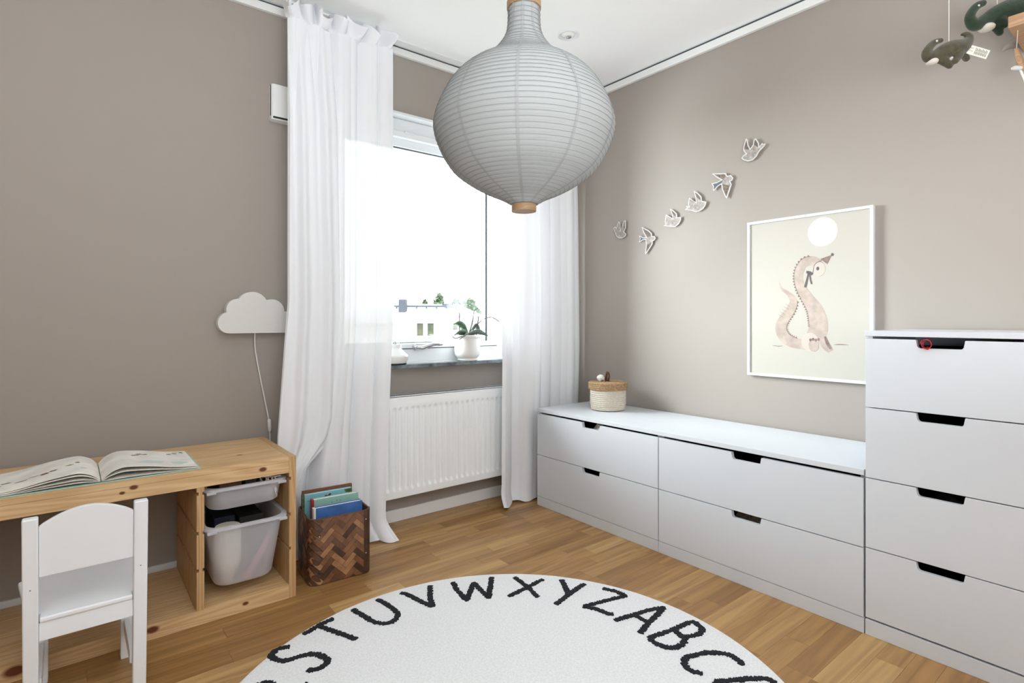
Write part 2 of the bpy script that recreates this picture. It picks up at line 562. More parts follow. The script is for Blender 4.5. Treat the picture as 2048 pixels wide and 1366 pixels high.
frame(MB(), SX0 + 0.034, SX1 - 0.034, SZ0 + 0.022, SZ1 - 0.031, 0.012, 0.012, 0.004, 0.042, 2.652, 2.70).build('glazing_bead', 'white_gloss', sash, bevel=0.001)
frame(MB(), SX0 + 0.045, SX1 - 0.045, SZ0 + 0.025, SZ1 - 0.072, 0.003, 0.003, 0.003, 0.003, 2.664, 2.70).build('glazing_seal', 'gasket', sash, smooth=False)
frame(MB(), SX0 + 0.048, SX1 - 0.048, SZ0 + 0.028, SZ1 - 0.075, 0.012, 0.012, 0.004, 0.004, 2.672, 2.70).build('spacer_bar', 'chrome', sash, smooth=False)
MB().box(SX0 + 0.04, SX1 - 0.04, 2.684, 2.688, SZ0 + 0.02, SZ1 - 0.06).build('pane', 'pane_glass', win, smooth=False)
hx, hz = 1.44, 0.884
h = MB()
h.tube([(hx, 2.623, hz), (hx, 2.612, hz)], [0.017, 0.015], 16)
h.tube([(hx, 2.613, hz), (hx, 2.60, hz)], [0.012, 0.011], 16)
h.tube(smoothpath([(hx, 2.598, hz), (hx + 0.02, 2.583, hz - 0.001), (hx + 0.05, 2.574, hz + 0.008), (hx + 0.085, 2.566, hz + 0.016), (hx + 0.13, 2.562, hz + 0.014)], 5), [0.011] * 8 + [0.010] * 6 + [0.008] * 5 + [0.006] * 2, 12)
h.build('handle', 'chrome', win)
MB().box(1.375, 1.41, 2.612, 2.63, 2.012, 2.024).build('vent_latch', 'white_gloss', win, bevel=0.003)
sill = struct(MB().box(0.925, 2.085, 2.502, YW + 0.001, 0.786, 0.806).box(OX0, OX1, YW, 2.64, 0.786, 0.806).build('trim_4', 'stone', bevel=0.0025))

# ------------------------------------------------------------------ outside: the neighbour's house and trees
AX = math.radians(38.7)
RV = Vector((math.cos(AX), -math.sin(AX), 0)); FV = Vector((math.sin(AX), math.cos(AX), 0))
def yard(r, f, z):
    p = RV * r + FV * f
    return (p.x, p.y, z)
class YB_(MB):
    pass
def ybox(r0, r1, f0, f1, z0, z1):
    m = MB().box(r0, r1, f0, f1, z0, z1)
    m.v = [yard(*v) for v in m.v]
    return m
gb = MB().box(-90, 90, 6, 160, -6.2, -6.0)
gb.v = [yard(*v) for v in gb.v]
struct(gb.build('ground', 'ground_grass', smooth=False))
HF = 30.0
K = HF / 1106
def hp(px, py):
    return ((px - 1024) * K, 1.03 + (640 - py) * K)
house = thing('house', 'pale house with a light hipped roof seen through the window', 'house', yard(-4.6, HF + 2, -6.0))
r0, r1 = hp(690, 0)[0], hp(962, 0)[0]
ze = hp(0, 642)[1]
ybox(r0, r1, HF, HF + 7, -6.0, ze).build('wall', 'house_wall', house, smooth=False)
zr = hp(0, 610)[1] + 0.15
m = MB()
pts = [(r0 - .5, HF - .5, ze), (r1 + .5, HF - .5, ze), (r1 + .5, HF + 7.5, ze), (r0 - .5, HF + 7.5, ze), (r0 + 2.5, HF + 3.5, zr), (r1 - 1.6, HF + 3.5, zr)]
m.add([yard(*p) for p in pts], [(0, 1, 5, 4), (1, 2, 5), (2, 3, 4, 5), (3, 0, 4), (0, 3, 2, 1)])
roof = m.build('roof', 'house_roof', house, smooth=False)
ybox(r0 - .52, r1 + .52, HF - .6, HF - .48, ze - 0.12, ze + 0.02).build('gutter', 'house_wall', house, smooth=False)
ca0 = hp(797, 626); ca1 = hp(811, 599)
f_c = HF + 1.4
q = f_c / HF
ybox(ca0[0] * q, ca1[0] * q, f_c, f_c + .5, ze, 1.03 + (ca1[1] - 1.03) * q).build('chimney', 'house_dark', house, smooth=False)
ybox(ca0[0] * q + .03, ca1[0] * q - .03, f_c + .05, f_c + .45, 1.03 + (ca1[1] - 1.03) * q, 1.03 + (hp(0, 594)[1] - 1.03) * q).build('chimney_cap', 'chrome', house, smooth=False)
ra = MB()
f_r = HF + 2.3; q = f_r / HF
zl = 1.03 + (hp(0, 612)[1] - 1.03) * q
ra.tube([yard(hp(788, 0)[0] * q, f_r, zl), yard(hp(914, 0)[0] * q, f_r, zl - 0.02)], 0.06, 6)
for k in range(7):
    rr = (hp(793, 0)[0] + k * (hp(913, 0)[0] - hp(793, 0)[0]) / 6) * q
    ra.tube([yard(rr, f_r, zl), yard(rr, f_r + .02, zl - 0.22)], 0.06, 5)
ra.build('roof_rail', 'gasket', house)
sk = MB().box(hp(884, 0)[0] * q, hp(905, 0)[0] * q, f_r, f_r + 0.6, zl + 0.04, zl + 0.14)
sk.v = [yard(*v) for v in sk.v]
sk.build('skylight', 'house_dark', house, smooth=False)
for (a, c, t, bt) in ((834, 847, 646, 672), (855, 868, 646, 672), (906, 915, 646, 660)):
    wa = hp(a, bt); wb = hp(c, t)
    wf = frame(MB(), wa[0] - .08, wb[0] + .08, wa[1] - .08, wb[1] + .08, .09, .09, .09, .09, HF - .07, HF)
    wf.v = [yard(*v) for v in wf.v]
    wo = wf.build('window', 'house_wall', house, smooth=False)
    ybox(wa[0], wb[0], HF - .03, HF, wa[1], wb[1]).build('pane', 'house_window', wo, smooth=False)
ybox(hp(826, 0)[0], hp(872, 0)[0], HF - .12, HF, hp(0, 642.5)[1] - .05, hp(0, 641)[1]).build('window_hood', 'house_wall', house, smooth=False)

def tree(px, py_top, f, w, label, seed):
    rng = random.Random(seed)
    r = (px - 1024) * f / 1106
    ztop = 1.03 + (640 - py_top) * f / 1106
    t = thing('tree', label, 'tree', yard(r, f, -6.0), 'trees beyond the neighbour house')
    MB().tube([yard(r, f, -6.0), yard(r + .1, f, ztop - 2)], [0.25, 0.06], 7).build('trunk', 'tree_trunk', t)
    m = MB()
    hgt = ztop + 5
    for i in range(1500):
        a = rng.uniform(0, 2 * PI); u = rng.random() ** 0.8
        zz = ztop - hgt * 0.8 * u
        rad = w * (0.12 + 0.88 * math.sin(min(1, u * 1.25) * PI / 2)) * math.sqrt(rng.random())
        c = Vector((r + rad * math.cos(a), f + rad * math.sin(a), zz))
        s_ = rng.uniform(.12, .26)
        d1 = Vector((rng.uniform(-1, 1), rng.uniform(-1, 1), rng.uniform(-1, 1))).normalized() * s_
        d2 = d1.orthogonal().normalized() * s_ * 0.7
        m.add([yard(*(c + d1)), yard(*(c + d2)), yard(*(c - d1)), yard(*(c - d2))], [(0, 1, 2, 3)])
    m.build('crown', 'tree_leaves', t, smooth=False, fix=False)
for i, (px, pt, f, w_, lab) in enumerate(((878, 588, 55, 1.7, 'tall green treetop rising behind the middle of the house roof'),
        (850, 601, 58, 1.1, 'small green treetop just right of the chimney behind the roof'),
        (912, 600, 52, 1.6, 'green treetop behind the skylight at the roof end'),
        (938, 599, 44, 2.2, 'loose green tree beside the right end of the house roof'),
        (978, 597, 58, 2.2, 'pale green tree seen beside the right window stile'))):
    tree(px, pt, f, w_, lab, i)

# ------------------------------------------------------------------ radiator
rad = thing('radiator', 'white ridged panel radiator on the wall under the window sill', 'radiator', (1.47, 2.53, 0.14))
RX0, RX1, RZ0, RZ1, RY = 0.90, 2.035, 0.150, 0.650, 2.486
pitch = (RX1 - RX0) / 34
def rad_fn(u, v):
    x = RX0 + (RX1 - RX0) * u
    z = RZ0 + (RZ1 - RZ0) * v
    ph = ((x - RX0) / pitch) % 1.0
    a = max(0.0, min(1.0, (abs(ph - 0.5) - 0.16) / 0.12))
    ez = min(z - RZ0 - 0.035, RZ1 - 0.055 - z)
    k = max(0.0, min(1.0, ez / 0.012))
    return (x, RY + 0.011 * (1 - a) * k, z)
m = MB().sheet(rad_fn, 34 * 12, 70)
m.build('front_panel', 'radiator_enamel', rad, sharp=60)
MB().box(RX0, RX1, RY + 0.012, RY + 0.02, RZ0, RZ1).box(RX0, RX1, RY + 0.06, RY + 0.068, RZ0, RZ1).build('back_panel', 'radiator_enamel', rad, bevel=0.002)
MB().box(RX0, RX1, RY, RY + 0.07, RZ1 - 0.004, RZ1 + 0.002).box(RX0 - .002, RX0, RY, RY + .07, RZ0, RZ1).box(RX1, RX1 + .002, RY, RY + .07, RZ0, RZ1).build('top_cover', 'radiator_enamel', rad, bevel=0.001)
g = MB()
for i in range(90):
    x = RX0 + 0.012 + i * (RX1 - RX0 - 0.024) / 89
    g.box(x - 0.004, x + 0.004, RY + 0.02, RY + 0.055, RZ1 + 0.0018, RZ1 + 0.0026)
go = g.build('vent_slots', 'gasket', rad, smooth=False); go['kind'] = 'stuff'
MB().box(RX0, RX1, RY + 0.001, RY + 0.012, RZ0 - 0.002, RZ0 + 0.004).build('bottom_lip', 'radiator_enamel', rad, bevel=0.001)
for xa in (1.05, 1.9):
    MB().box(xa, xa + 0.03, RY + 0.068, YW, 0.2, 0.6).build('bracket', 'radiator_enamel', rad, smooth=False)

# ------------------------------------------------------------------ curtains
def pleats(u, ks):
    """soft ridges and hollows of uneven width; the ridges are a little crisp"""
    r = 0.0
    for a, f, p in ks:
        q = (f * (u + 0.035 * math.sin(2 * PI * (1.7 * u + p))) + p) % 1.0
        r += a * (1 - 2 * abs(math.sin(PI * q)) ** 0.8)
    return r
def curtain(label, xl, xr, y0, ks, hem, seed, drag):
    c = thing('curtain', label, 'curtain', (lerp_tab(xl, 1.2) * .5 + lerp_tab(xr, 1.2) * .5, y0, 0.0), 'sheer white curtains at the window')
    ZT = 2.315
    def f(u, v):
        z = ZT * (1 - v) + 0.004 * v
        uu = u + drag(u, z)
        a = 0.75 + 0.25 * min(1, (ZT - z) / 0.5)
        x0, x1 = lerp_tab(xl, z), lerp_tab(xr, z)
        fold = pleats(uu, ks)
        x = x0 + (x1 - x0) * (u + 0.012 * math.sin(2 * PI * (5 * uu + .2)))
        y = y0 + 0.040 * a * fold + 0.004 * noise.noise(Vector((u * 6, z * 3, seed)))
        low = max(0.0, 1 - z / 0.10)
        y -= hem(u) * low ** 1.6
        z += 0.012 * low * (0.5 + 0.5 * math.sin(9 * u * PI + seed)) * (1 if z < 0.05 else 0)
        return (x, min(y, 2.480), max(z, 0.003))
    MB().sheet(f, 220, 130).build('sheer_panel', 'sheer_curtain', c, sharp=180, fix=False)
    # heading: gathered tape and a loose ruffle standing above it
    def hd(u, v):
        z = ZT - 0.006 + 0.108 * v
        x0, x1 = lerp_tab(xl, ZT), lerp_tab(xr, ZT)
        s_ = v ** 0.7
        x = x0 + (x1 - x0) * u + (u - 0.5) * 0.05 * s_ + 0.017 * s_ * math.sin(2 * PI * (7.3 * u + seed * .13)) 
        fold = pleats(u, ks)
        ruf = math.sin(2 * PI * (6.6 * u + 0.15 + .1 * seed)) + 0.45 * math.sin(2 * PI * (11 * u + 0.4))
        y = y0 + 0.027 * fold * (1 - s_) - 0.020 * s_ + 0.040 * s_ * ruf
        z -= 0.062 * v * (0.5 + 0.5 * math.sin(2 * PI * (6.6 * u + 0.62 + .1 * seed))) + 0.012 * v * math.sin(2 * PI * 3.1 * u)
        return (x, min(y, 2.50), min(z, 2.420))
    MB().sheet(hd, 180, 14).build('ruffled_heading', 'sheer_curtain', c, sharp=180, fix=False)
    n = 7
    for i in range(n):
        u = (i + 0.5) / n
        x = lerp_tab(xl, ZT) + (lerp_tab(xr, ZT) - lerp_tab(xl, ZT)) * u
        MB().box(x - 0.006, x + 0.006, 2.478, 2.498, 2.36, 2.4295).build('curtain_hook', 'white_trim', c, smooth=False)
    # stitched hem
    def hm(u, v):
        p = f(u, 1 - 0.012 * v)
        return (p[0], p[1] - 0.0025, p[2])
    MB().sheet(hm, 220, 2).build('hem', 'sheer_curtain', c, sharp=180, fix=False)
    return c, f
def drag_l(u, z):
    k = max(0.0, min(1.0, (0.80 - z) / 0.55))
    return 0.10 * k * math.exp(-((u - 0.33) / 0.22) ** 2)
cur, cf = curtain('sheer white ruffle-topped curtain at the left side of the window, behind the woven box',
        [(2.32, .716), (1.1, .714), (.53, .672), (0, .668)], [(2.32, 1.196), (1.0, 1.192), (.3, 1.158), (.1, 1.155), (0, 1.19)], 2.432,
        ((.72, 2.6, .1), (.30, 4.3, .35), (.08, 8.3, .6)), lambda u: 0.02 + 0.05 * max(0, u - 0.75) * 4, 3, drag_l)
# a loose outer fold of the same curtain, drawn back towards the bench at its lower end
EDGE = [(2.31, .93), (1.2, .945), (.60, .940), (.52, .915), (.46, .86), (.40, .80), (.33, .765), (.2, .74), (0, .715)]
def outer(u, v):
    z = 2.31 * (1 - v) + 0.01 * v
    x0, x1 = lerp_tab([(2.32, .722), (1.1, .720), (.53, .676), (0, .672)], z), lerp_tab(EDGE, z)
    y = 2.386 + 0.010 * math.sin(2 * PI * (2.2 * u + .1)) + 0.006 * math.sin(2 * PI * (4.3 * u + .2 + .3 * z)) + 0.010 * max(0, u - .8) * 5 + 0.012 * math.exp(-((z - .55) / .25) ** 2) * (u - .5)
    if z > 1.9:
        y += (2.432 - 2.386) * (z - 1.9) / 0.41 * 0.9
    return (x0 + (x1 - x0) * u, y, max(z, .004))
MB().sheet(outer, 90, 130).build('outer_fold', 'sheer_curtain', cur, sharp=180, fix=False)
curtain('sheer white curtain at the right side of the window, behind the low drawers',
        [(2.32, 1.846), (1.0, 1.848), (.12, 1.842), (0, 1.825)], [(2.32, 2.44), (1.7, 2.462), (.9, 2.474), (0, 2.45)], 2.432,
        ((.72, 2.2, .62), (.30, 3.7, .1), (.08, 7.3, .3)), lambda u: 0.045 * max(0, 1 - u * 2.2), 8, lambda u, z: 0.0)

# ------------------------------------------------------------------ low drawers, worktop, tall chest
XF = 2.038
def front_poly(y0, y1, z0, z1, yc, nw=0.060, nd=0.026):
    """drawer front outline (y,z) with the finger notch in its upper edge"""
    c = 0.006
    p = [(y0, z0), (y1, z0), (y1, z1), (yc + nw, z1)]
    s_ = 0.0045
    p += [(yc + nw - s_ * 0.75, z1 - nd + c), (yc + nw - s_ - c * 0.3, z1 - nd + c * 0.3), (yc + nw - s_ - c, z1 - nd)]
    p += [(yc - nw + s_ + c, z1 - nd), (yc - nw + s_ + c * 0.3, z1 - nd + c * 0.3), (yc - nw + s_ * 0.75, z1 - nd + c)]
    p += [(yc - nw, z1), (y0, z1)]
    return p
def unit(name, label, y0, y1, top, fronts, slab, group):
    t = thing(name, label, 'drawers', ((XF + 2.5) / 2, (y0 + y1) / 2, 0), group)
    m = MB()
    zt = top
    m.box(XF + 0.02, 2.498, y0, y0 + 0.016, 0.052, zt)
    m.box(XF + 0.02, 2.498, y1 - 0.016, y1, 0.052, zt)
    m.box(2.49, 2.498, y0 + .016, y1 - .016, 0.052, zt)
    m.box(XF + 0.02, 2.49, y0 + .016, y1 - .016, 0.052, 0.066)
    m.build('carcass', 'white_lacquer', t, smooth=False)
    MB().box(XF + 0.001, XF + 0.019, y0, y1, 0.0, 0.0505).box(XF + 0.019, 2.498, y0, y1, 0.004, 0.048).build('plinth', 'white_lacquer', t, bevel=0.0015)
    for (z0, z1) in fronts:
        d = MB().prism(front_poly(y0 + 0.0015, y1 - 0.0015, z0, z1, (y0 + y1) / 2), 'x', XF, XF + 0.018).build('drawer', 'white_lacquer', t, bevel=0.0012)
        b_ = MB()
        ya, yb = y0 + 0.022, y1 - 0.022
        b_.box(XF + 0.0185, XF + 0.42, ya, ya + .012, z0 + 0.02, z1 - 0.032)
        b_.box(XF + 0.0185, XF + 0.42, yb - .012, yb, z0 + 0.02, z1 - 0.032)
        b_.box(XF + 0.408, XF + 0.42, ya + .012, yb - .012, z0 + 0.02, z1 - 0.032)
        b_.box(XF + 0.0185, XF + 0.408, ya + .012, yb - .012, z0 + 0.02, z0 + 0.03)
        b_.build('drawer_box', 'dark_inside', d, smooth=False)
    if slab:
        MB().box(XF - 0.001, 2.503, y0 - 0.001, y1 + 0.001, slab[0], slab[1]).build('top_panel', 'white_lacquer', t, bevel=0.0015)
    return t
LOWF = ((0.0525, 0.2795), (0.2825, 0.5085))
unit('drawer_unit', 'low white two-drawer unit beside the curtain, under the basket', 1.5085, 2.3205, 0.5190, LOWF, None, 'low white drawer units')
unit('drawer_unit', 'low white two-drawer unit next to the tall chest', 0.6955, 1.5065, 0.5190, LOWF, None, 'low white drawer units')
tag(MB().box(XF - 0.001, 2.503, 0.6950, 2.3215, 0.5191, 0.538).build('worktop', 'white_lacquer', bevel=0.0015, loc=(2.27, 1.5, 0.519)), 'long white worktop spanning both low drawer units', 'worktop')
unit('chest_of_drawers', 'tall white chest of four drawers at the right edge', 0.2920, 0.6920, 0.9770,
     ((0.0575, 0.2840), (0.2870, 0.5125), (0.5155, 0.7430), (0.7460, 0.9690)), (0.9771, 0.995), None)

def crumple(name, mtl, label, cat, c, size, seed):
    m = MB().ball((0, 0, 0), 1.0, 20, 14)
    m.v = [tuple(Vector(v) * (1 + 0.35 * noise.noise(Vector(v) * 2.2 + Vector((seed, 0, 0))))) for v in m.v]
    zmin = min(v[2] for v in m.v)
    m.v = [(c[0] + v[0] * size[0], c[1] + v[1] * size[1], c[2] + (v[2] - zmin) * size[2]) for v in m.v]
    return tag(m.build(name, mtl, loc=c), label, cat)
crumple('folded_cloth', 'cloth_white', 'crumpled pale cloth showing in the notch of the drawer below the basket', 'cloth', (2.108, 1.905, 0.3125), (.040, .09, .092), 1)
crumple('folded_cloth', 'cloth_olive', 'dark olive fabric showing in the lower notch next to the tall chest', 'cloth', (2.108, 1.09, 0.0825), (.040, .10, .092), 2)
crumple('folded_cloth', 'toy_dark', 'dark garment showing in the second lowest notch of the tall chest', 'cloth', (2.12, 0.46, 0.3170), (.05, .10, .080), 3)
rb = thing('ribbon_roll', 'shiny red ribbon roll sticking out of the top drawer notch', 'ribbon', (2.07, 0.49, 0.776))
m = MB().lathe([(0.036, 0), (0.036, 0.16)], 0, 0, 24)
m.v = [(2.12 + x, 0.34 + z, 0.9 + y) for x, y, z in m.v]
m.build('roll', 'red_dark', rb)
m = MB()
sp = []
for i in range(60):
    a = i / 60 * 2 * PI * 2.2
    r = 0.0155 - 0.004 * i / 60
    sp.append((2.036 + 0.0, 0.524 + r * math.cos(a) * 0.9, 0.956 + r * math.sin(a)))
v = []
for i, (x, y, z) in enumerate(sp):
    v += [(x - 0.012, y - 0.0005 * i / 6, z), (x + 0.012, y + 0.003, z)]
m.add(v, [(2 * i, 2 * i + 1, 2 * i + 3, 2 * i + 2) for i in range(59)])
m.build('ribbon_curl', 'red_ribbon', rb, solid=0.0012, fix=False)
MB().tube([(2.04, 0.524, 0.945), (2.075, 0.50, 0.915), (2.10, 0.49, 0.905)], [0.006, .008, .01], 8).build('ribbon_tail', 'red_ribbon', rb)

# ------------------------------------------------------------------ basket with lid
bx, by, bz = 2.315, 2.045, 0.538
bk = thing('basket', 'small round cream rope basket with a jute lid on the worktop', 'basket', (bx, by, bz))
prof = []
for k in range(13):
    for j in range(5):
        t = j / 5
        r = 0.089 + 0.006 * min(1, k / 3) + 0.0035 * math.sin(PI * t)
        prof.append((r - (0.010 if k == 0 and j < 2 else 0), 0.001 + bz + (k + t) * 0.0104))
MB().lathe(prof, bx, by, 64).build('body', 'cotton_rope', bk, sharp=180)
prof = [(0.088, bz + .112)]
for k in range(4):
    for j in range(5):
        t = j / 5
        prof.append((0.1045 + 0.003 * math.sin(PI * t), bz + 0.113 + (k + t) * 0.0098))
prof.append((0.102, bz + 0.153))
for k in range(8):
    for j in range(4):
        t = j / 4
        prof.append((0.099 * (1 - (k + t) / 8) + 0.001, bz + 0.1535 + 0.002 * math.sin(PI * t)))
MB().lathe(prof, bx, by, 64).build('lid', 'jute', bk, sharp=180)
lp = [(bx - 0.004 + 0.002 * math.sin(a * 3), by - 0.008 * 0 + 0.010 * math.cos(a), bz + 0.176 + 0.028 * math.sin(a)) for a in [i / 24 * 2 * PI for i in range(25)]]
MB().tube(lp, 0.0062, 8).build('loop_handle', 'leather_brown', bk)
m = MB().ball((0, 0, 0), 1.0, 16, 10)
m.v = [tuple(Vector(v) * (1 + 0.4 * noise.noise(Vector(v) * 1.7 + Vector((4, 2, 0))))) for v in m.v]
m.v = [(bx - 0.032 + v[0] * .018, by + 0.024 + v[1] * .022, bz + 0.174 + v[2] * .017) for v in m.v]
tag(m.build('crystal', 'bird_white', loc=(bx - .032, by + .024, bz + .157)), 'small pale blue-white lump lying on the basket lid', 'ornament')

# ------------------------------------------------------------------ paper lantern
lx, ly = 1.111, 1.327
lan = thing('pendant_lamp', 'large onion-shaped white paper lantern hanging from the ceiling', 'lamp', (lx, ly, 1.366))
LP = [(2.012, .050), (1.96, .051), (1.93, .055), (1.905, .065), (1.88, .082), (1.855, .105), (1.83, .139), (1.80, .186), (1.765, .223), (1.72, .251), (1.67, .273), (1.62, .281), (1.56, .262), (1.50, .226), (1.46, .175), (1.43, .121), (1.41, .074), (1.392, .043)]
LS = smoothpath(LP, 8)
LS = [(z, r) for z, r in LS]
# ribs at equal steps along the profile
dist = [0]
for (a, b_), (c, d) in zip(LS, LS[1:]):
    dist.append(dist[-1] + math.hypot(c - a, d - b_))
def at_s(s):
    for i in range(len(dist) - 1):
        if s <= dist[i + 1]:
            t = (s - dist[i]) / (dist[i + 1] - dist[i])
            return (LS[i][0] + (LS[i + 1][0] - LS[i][0]) * t, LS[i][1] + (LS[i + 1][1] - LS[i][1]) * t)
    return LS[-1]
NR = 54
prof = []
for k in range(NR):
    for j in range(4):
        s = (k + j / 4) / NR * dist[-1]
        z, r = at_s(s)
        prof.append((r - 0.0022 * math.sin(PI * j / 4), z))
prof.append((LS[-1][1], LS[-1][0]))
shade = MB().lathe(prof, lx, ly, 80, cap0=False, cap1=False).build('shade', 'lantern_paper', lan, sharp=180)
wire = []
for k in range(NR * 40 + 1):
    z, r = at_s(k / (NR * 40) * dist[-1])
    a = 2 * PI * k / 40
    wire.append((lx + (r + .0006) * math.cos(a), ly + (r + .0006) * math.sin(a), z))
MB().tube(wire, 0.0008, 4).build('wire_spiral', 'lantern_wire', shade)
for k in range(10):
    a = math.radians(231.3 - 5 + 36 * k)     # one seam turned a little left of the viewer
    pth = []
    for i in range(0, len(LS)):
        z, r = LS[i]
        pth.append((a, r + 0.0004, z))
    v = []
    for (aa, r, z) in pth:
        da = 0.0042 / max(r, .04)
        v += [(lx + r * math.cos(aa - da), ly + r * math.sin(aa - da), z), (lx + r * math.cos(aa + da), ly + r * math.sin(aa + da), z)]
    MB().add(v, [(2 * i, 2 * i + 1, 2 * i + 3, 2 * i + 2) for i in range(len(pth) - 1)]).build('paper_seam', 'lantern_seam', shade, sharp=180)
MB().lathe([(0.049, 2.002), (0.0535, 2.002), (0.0535, 2.024), (0.049, 2.024)], lx, ly, 48).build('top_ring', 'ring_wood', lan, bevel=0.001)
MB().lathe([(0.034, 1.370), (0.0385, 1.369), (0.0385, 1.391), (0.034, 1.391)], lx, ly, 48).build('bottom_ring', 'ring_wood', lan, bevel=0.001)
MB().tube([(lx, ly, 2.02), (lx, ly, ZC)], 0.003, 8).build('cord', 'cord_white', lan)
MB().lathe([(0.012, 2.0), (0.02, 1.95), (0.02, 1.9), (0.012, 1.88)], lx, ly, 16).build('bulb_socket', 'cord_white', lan)

# ------------------------------------------------------------------ ceiling spotlight
sx, sy = 1.973, 2.006
sx, sy = 1.914, 1.946
sp_ = thing('ceiling_spotlight', 'small round white recessed spotlight in the ceiling', 'spotlight', (sx, sy, ZC - 0.004))
MB().lathe([(0.033, ZC - 0.001), (0.047, ZC - 0.006), (0.052, ZC - 0.003), (0.052, ZC + 0.0)], sx, sy, 40, cap0=False, cap1=False).build('rim', 'white_gloss', sp_)
MB().lathe([(0.012, ZC - 0.010), (0.022, ZC - 0.012), (0.034, ZC - 0.0015), (0.034, ZC + 0.0)], sx, sy, 32).build('lens', 'ceramic', sp_)
MB().ball((sx + 0.002, sy, ZC - 0.011), (.012, .012, .005), 14, 8).build('bulb', 'chrome', sp_)

# ------------------------------------------------------------------ vent on the window wall
vx0, vx1, vz0, vz1 = 0.690, 0.90, 1.905, 2.066
ve = thing('wall_vent', 'square white vent box with black slots behind the left curtain', 'vent', (0.79, YW, vz0))
MB().box(vx0, vx1, YW - 0.045, YW, vz0 + .004, vz1 - .002).build('base', 'white_trim', ve, bevel=0.003)
MB().box(vx0 + 0.004, vx1, YW - 0.050, YW - .045, vz0 + 0.012, vz1 - .003).build('cover', 'white_trim', ve, bevel=0.002)
MB().box(vx0 - 0.0006, vx0 + 0.001, YW - 0.036, YW - 0.028, vz0 + 0.022, vz1 - .006).build('slot', 'black', ve, smooth=False)
MB().box(vx0 + 0.006, vx1 - .01, YW - 0.0503, YW - 0.045, vz0 + 0.010, vz0 + 0.0165).build('slot', 'black', ve, smooth=False)

# ------------------------------------------------------------------ cloud lamp
def cloud_outline():
    cs = [(0.522, 1.018, 0.044), (0.556, 1.073, 0.046), (0.612, 1.088, 0.062), (0.690, 1.068, 0.052), (0.752, 1.022, 0.046)]
    bot = 0.974
    pts = []
    for i in range(181):
        a = PI - PI * i / 180 * 1.0
        # furthest hit from an inner point
        dx, dz = math.cos(a), math.sin(a)
        ox, oz = 0.637, 0.995
        best = 0
        for (cx, cz, r) in cs:
            bx_ = dx * (cx - ox) + dz * (cz - oz)
            dd = (cx - ox) ** 2 + (cz - oz) ** 2 - bx_ ** 2
            if dd < r * r:
                best = max(best, bx_ + math.sqrt(r * r - dd))
        pts.append((ox + dx * best, oz + dz * best))
    rt = [(0.752 + 0.046 * math.cos(-t), 1.020 + 0.046 * math.sin(-t)) for t in [PI / 2 * k / 8 for k in range(1, 9)]]
    rt = [(x, z) for x, z in rt if z < pts[-1][1]]
    lt = [(0.522 + 0.044 * math.cos(PI + t), 1.018 + 0.044 * math.sin(PI + t)) for t in [PI / 2 * (8 - k) / 8 for k in range(0, 8)]]
    lt = [(x, z) for x, z in lt if z < pts[0][1]]
    return pts + rt + lt
cl = thing('cloud_lamp', 'white cloud-shaped lamp on the wall left of the curtain', 'lamp', (0.63, YW, 0.974))
MB().prism(cloud_outline(), 'y', YW - 0.052, YW - 0.006).build('shade', 'cloud_shade', cl, bevel=0.010, seg=4)
MB().box(0.56, 0.70, YW - 0.008, YW, 0.99, 1.06).build('wall_plate', 'white_trim', cl, smooth=False)
cp = smoothpath([(0.628, YW - 0.02, 0.976), (0.632, YW - 0.012, 0.90), (0.652, YW - 0.010, 0.78), (0.675, YW - 0.010, 0.66), (0.688, YW - 0.011, 0.59)], 8)
MB().tube(cp, 0.0028, 8).build('cord', 'cord_white', cl)
MB().tube([(0.688, YW - 0.012, 0.594), (0.689, YW - 0.012, 0.588), (0.692, YW - 0.012, 0.545), (0.692, YW - 0.012, 0.538)], [.005, .0085, .0085, .005], 10).build('cord_switch', 'cord_white', cl)
MB().tube(smoothpath([(0.692, YW - 0.012, 0.54), (0.694, YW - 0.010, 0.4), (0.70, YW - 0.012, 0.2), (0.72, YW - 0.018, 0.075)], 5), 0.0028, 8).build('lower_cord', 'cord_white', cl)

# ------------------------------------------------------------------ framed poster
po = thing('framed_poster', 'thin white framed poster of a sitting dinosaur in a party hat', 'poster', (XR, 1.085, 0.772))
y0, y1, z0, z1 = 0.817, 1.341, 0.772, 1.488
f_ = MB()
f_.box(XR - 0.022, XR, y0, y0 + 0.012, z0, z1).box(XR - 0.022, XR, y1 - 0.012, y1, z0, z1)
f_.box(XR - 0.022, XR, y0 + .012, y1 - .012, z0, z0 + .012).box(XR - 0.022, XR, y0 + .012, y1 - .012, z1 - .012, z1)
f_.build('frame', 'white_gloss', po, bevel=0.001)
paper = MB().box(XR - 0.0150, XR - 0.004, y0 + 0.010, y1 - 0.010, z0 + 0.010, z1 - 0.010).build('print', 'poster_paper', po, smooth=False)
def flat(shape, lay, name, m):
    """flat printed shape (y,z) laid on the poster paper"""
    MB().prism(shape, 'x', XR - 0.0150 - 0.00022 * lay, XR - 0.0149).build(name, m, paper, smooth=False)
def ribbon(pts, k=8):
    """outline of a stroke whose half-width varies"""
    p = smoothpath(pts, k)
    L, R = [], []
    for i, (a, b_, w_) in enumerate(p):
        q0, q1 = p[max(i - 1, 0)], p[min(i + 1, len(p) - 1)]
        t = Vector((q1[0] - q0[0], q1[1] - q0[1]))
        t = t.normalized() if t.length > 1e-9 else Vector((1, 0))
        n_ = Vector((-t.y, t.x)) * w_
        L.append((a + n_.x, b_ + n_.y)); R.append((a - n_.x, b_ - n_.y))
    return L, R
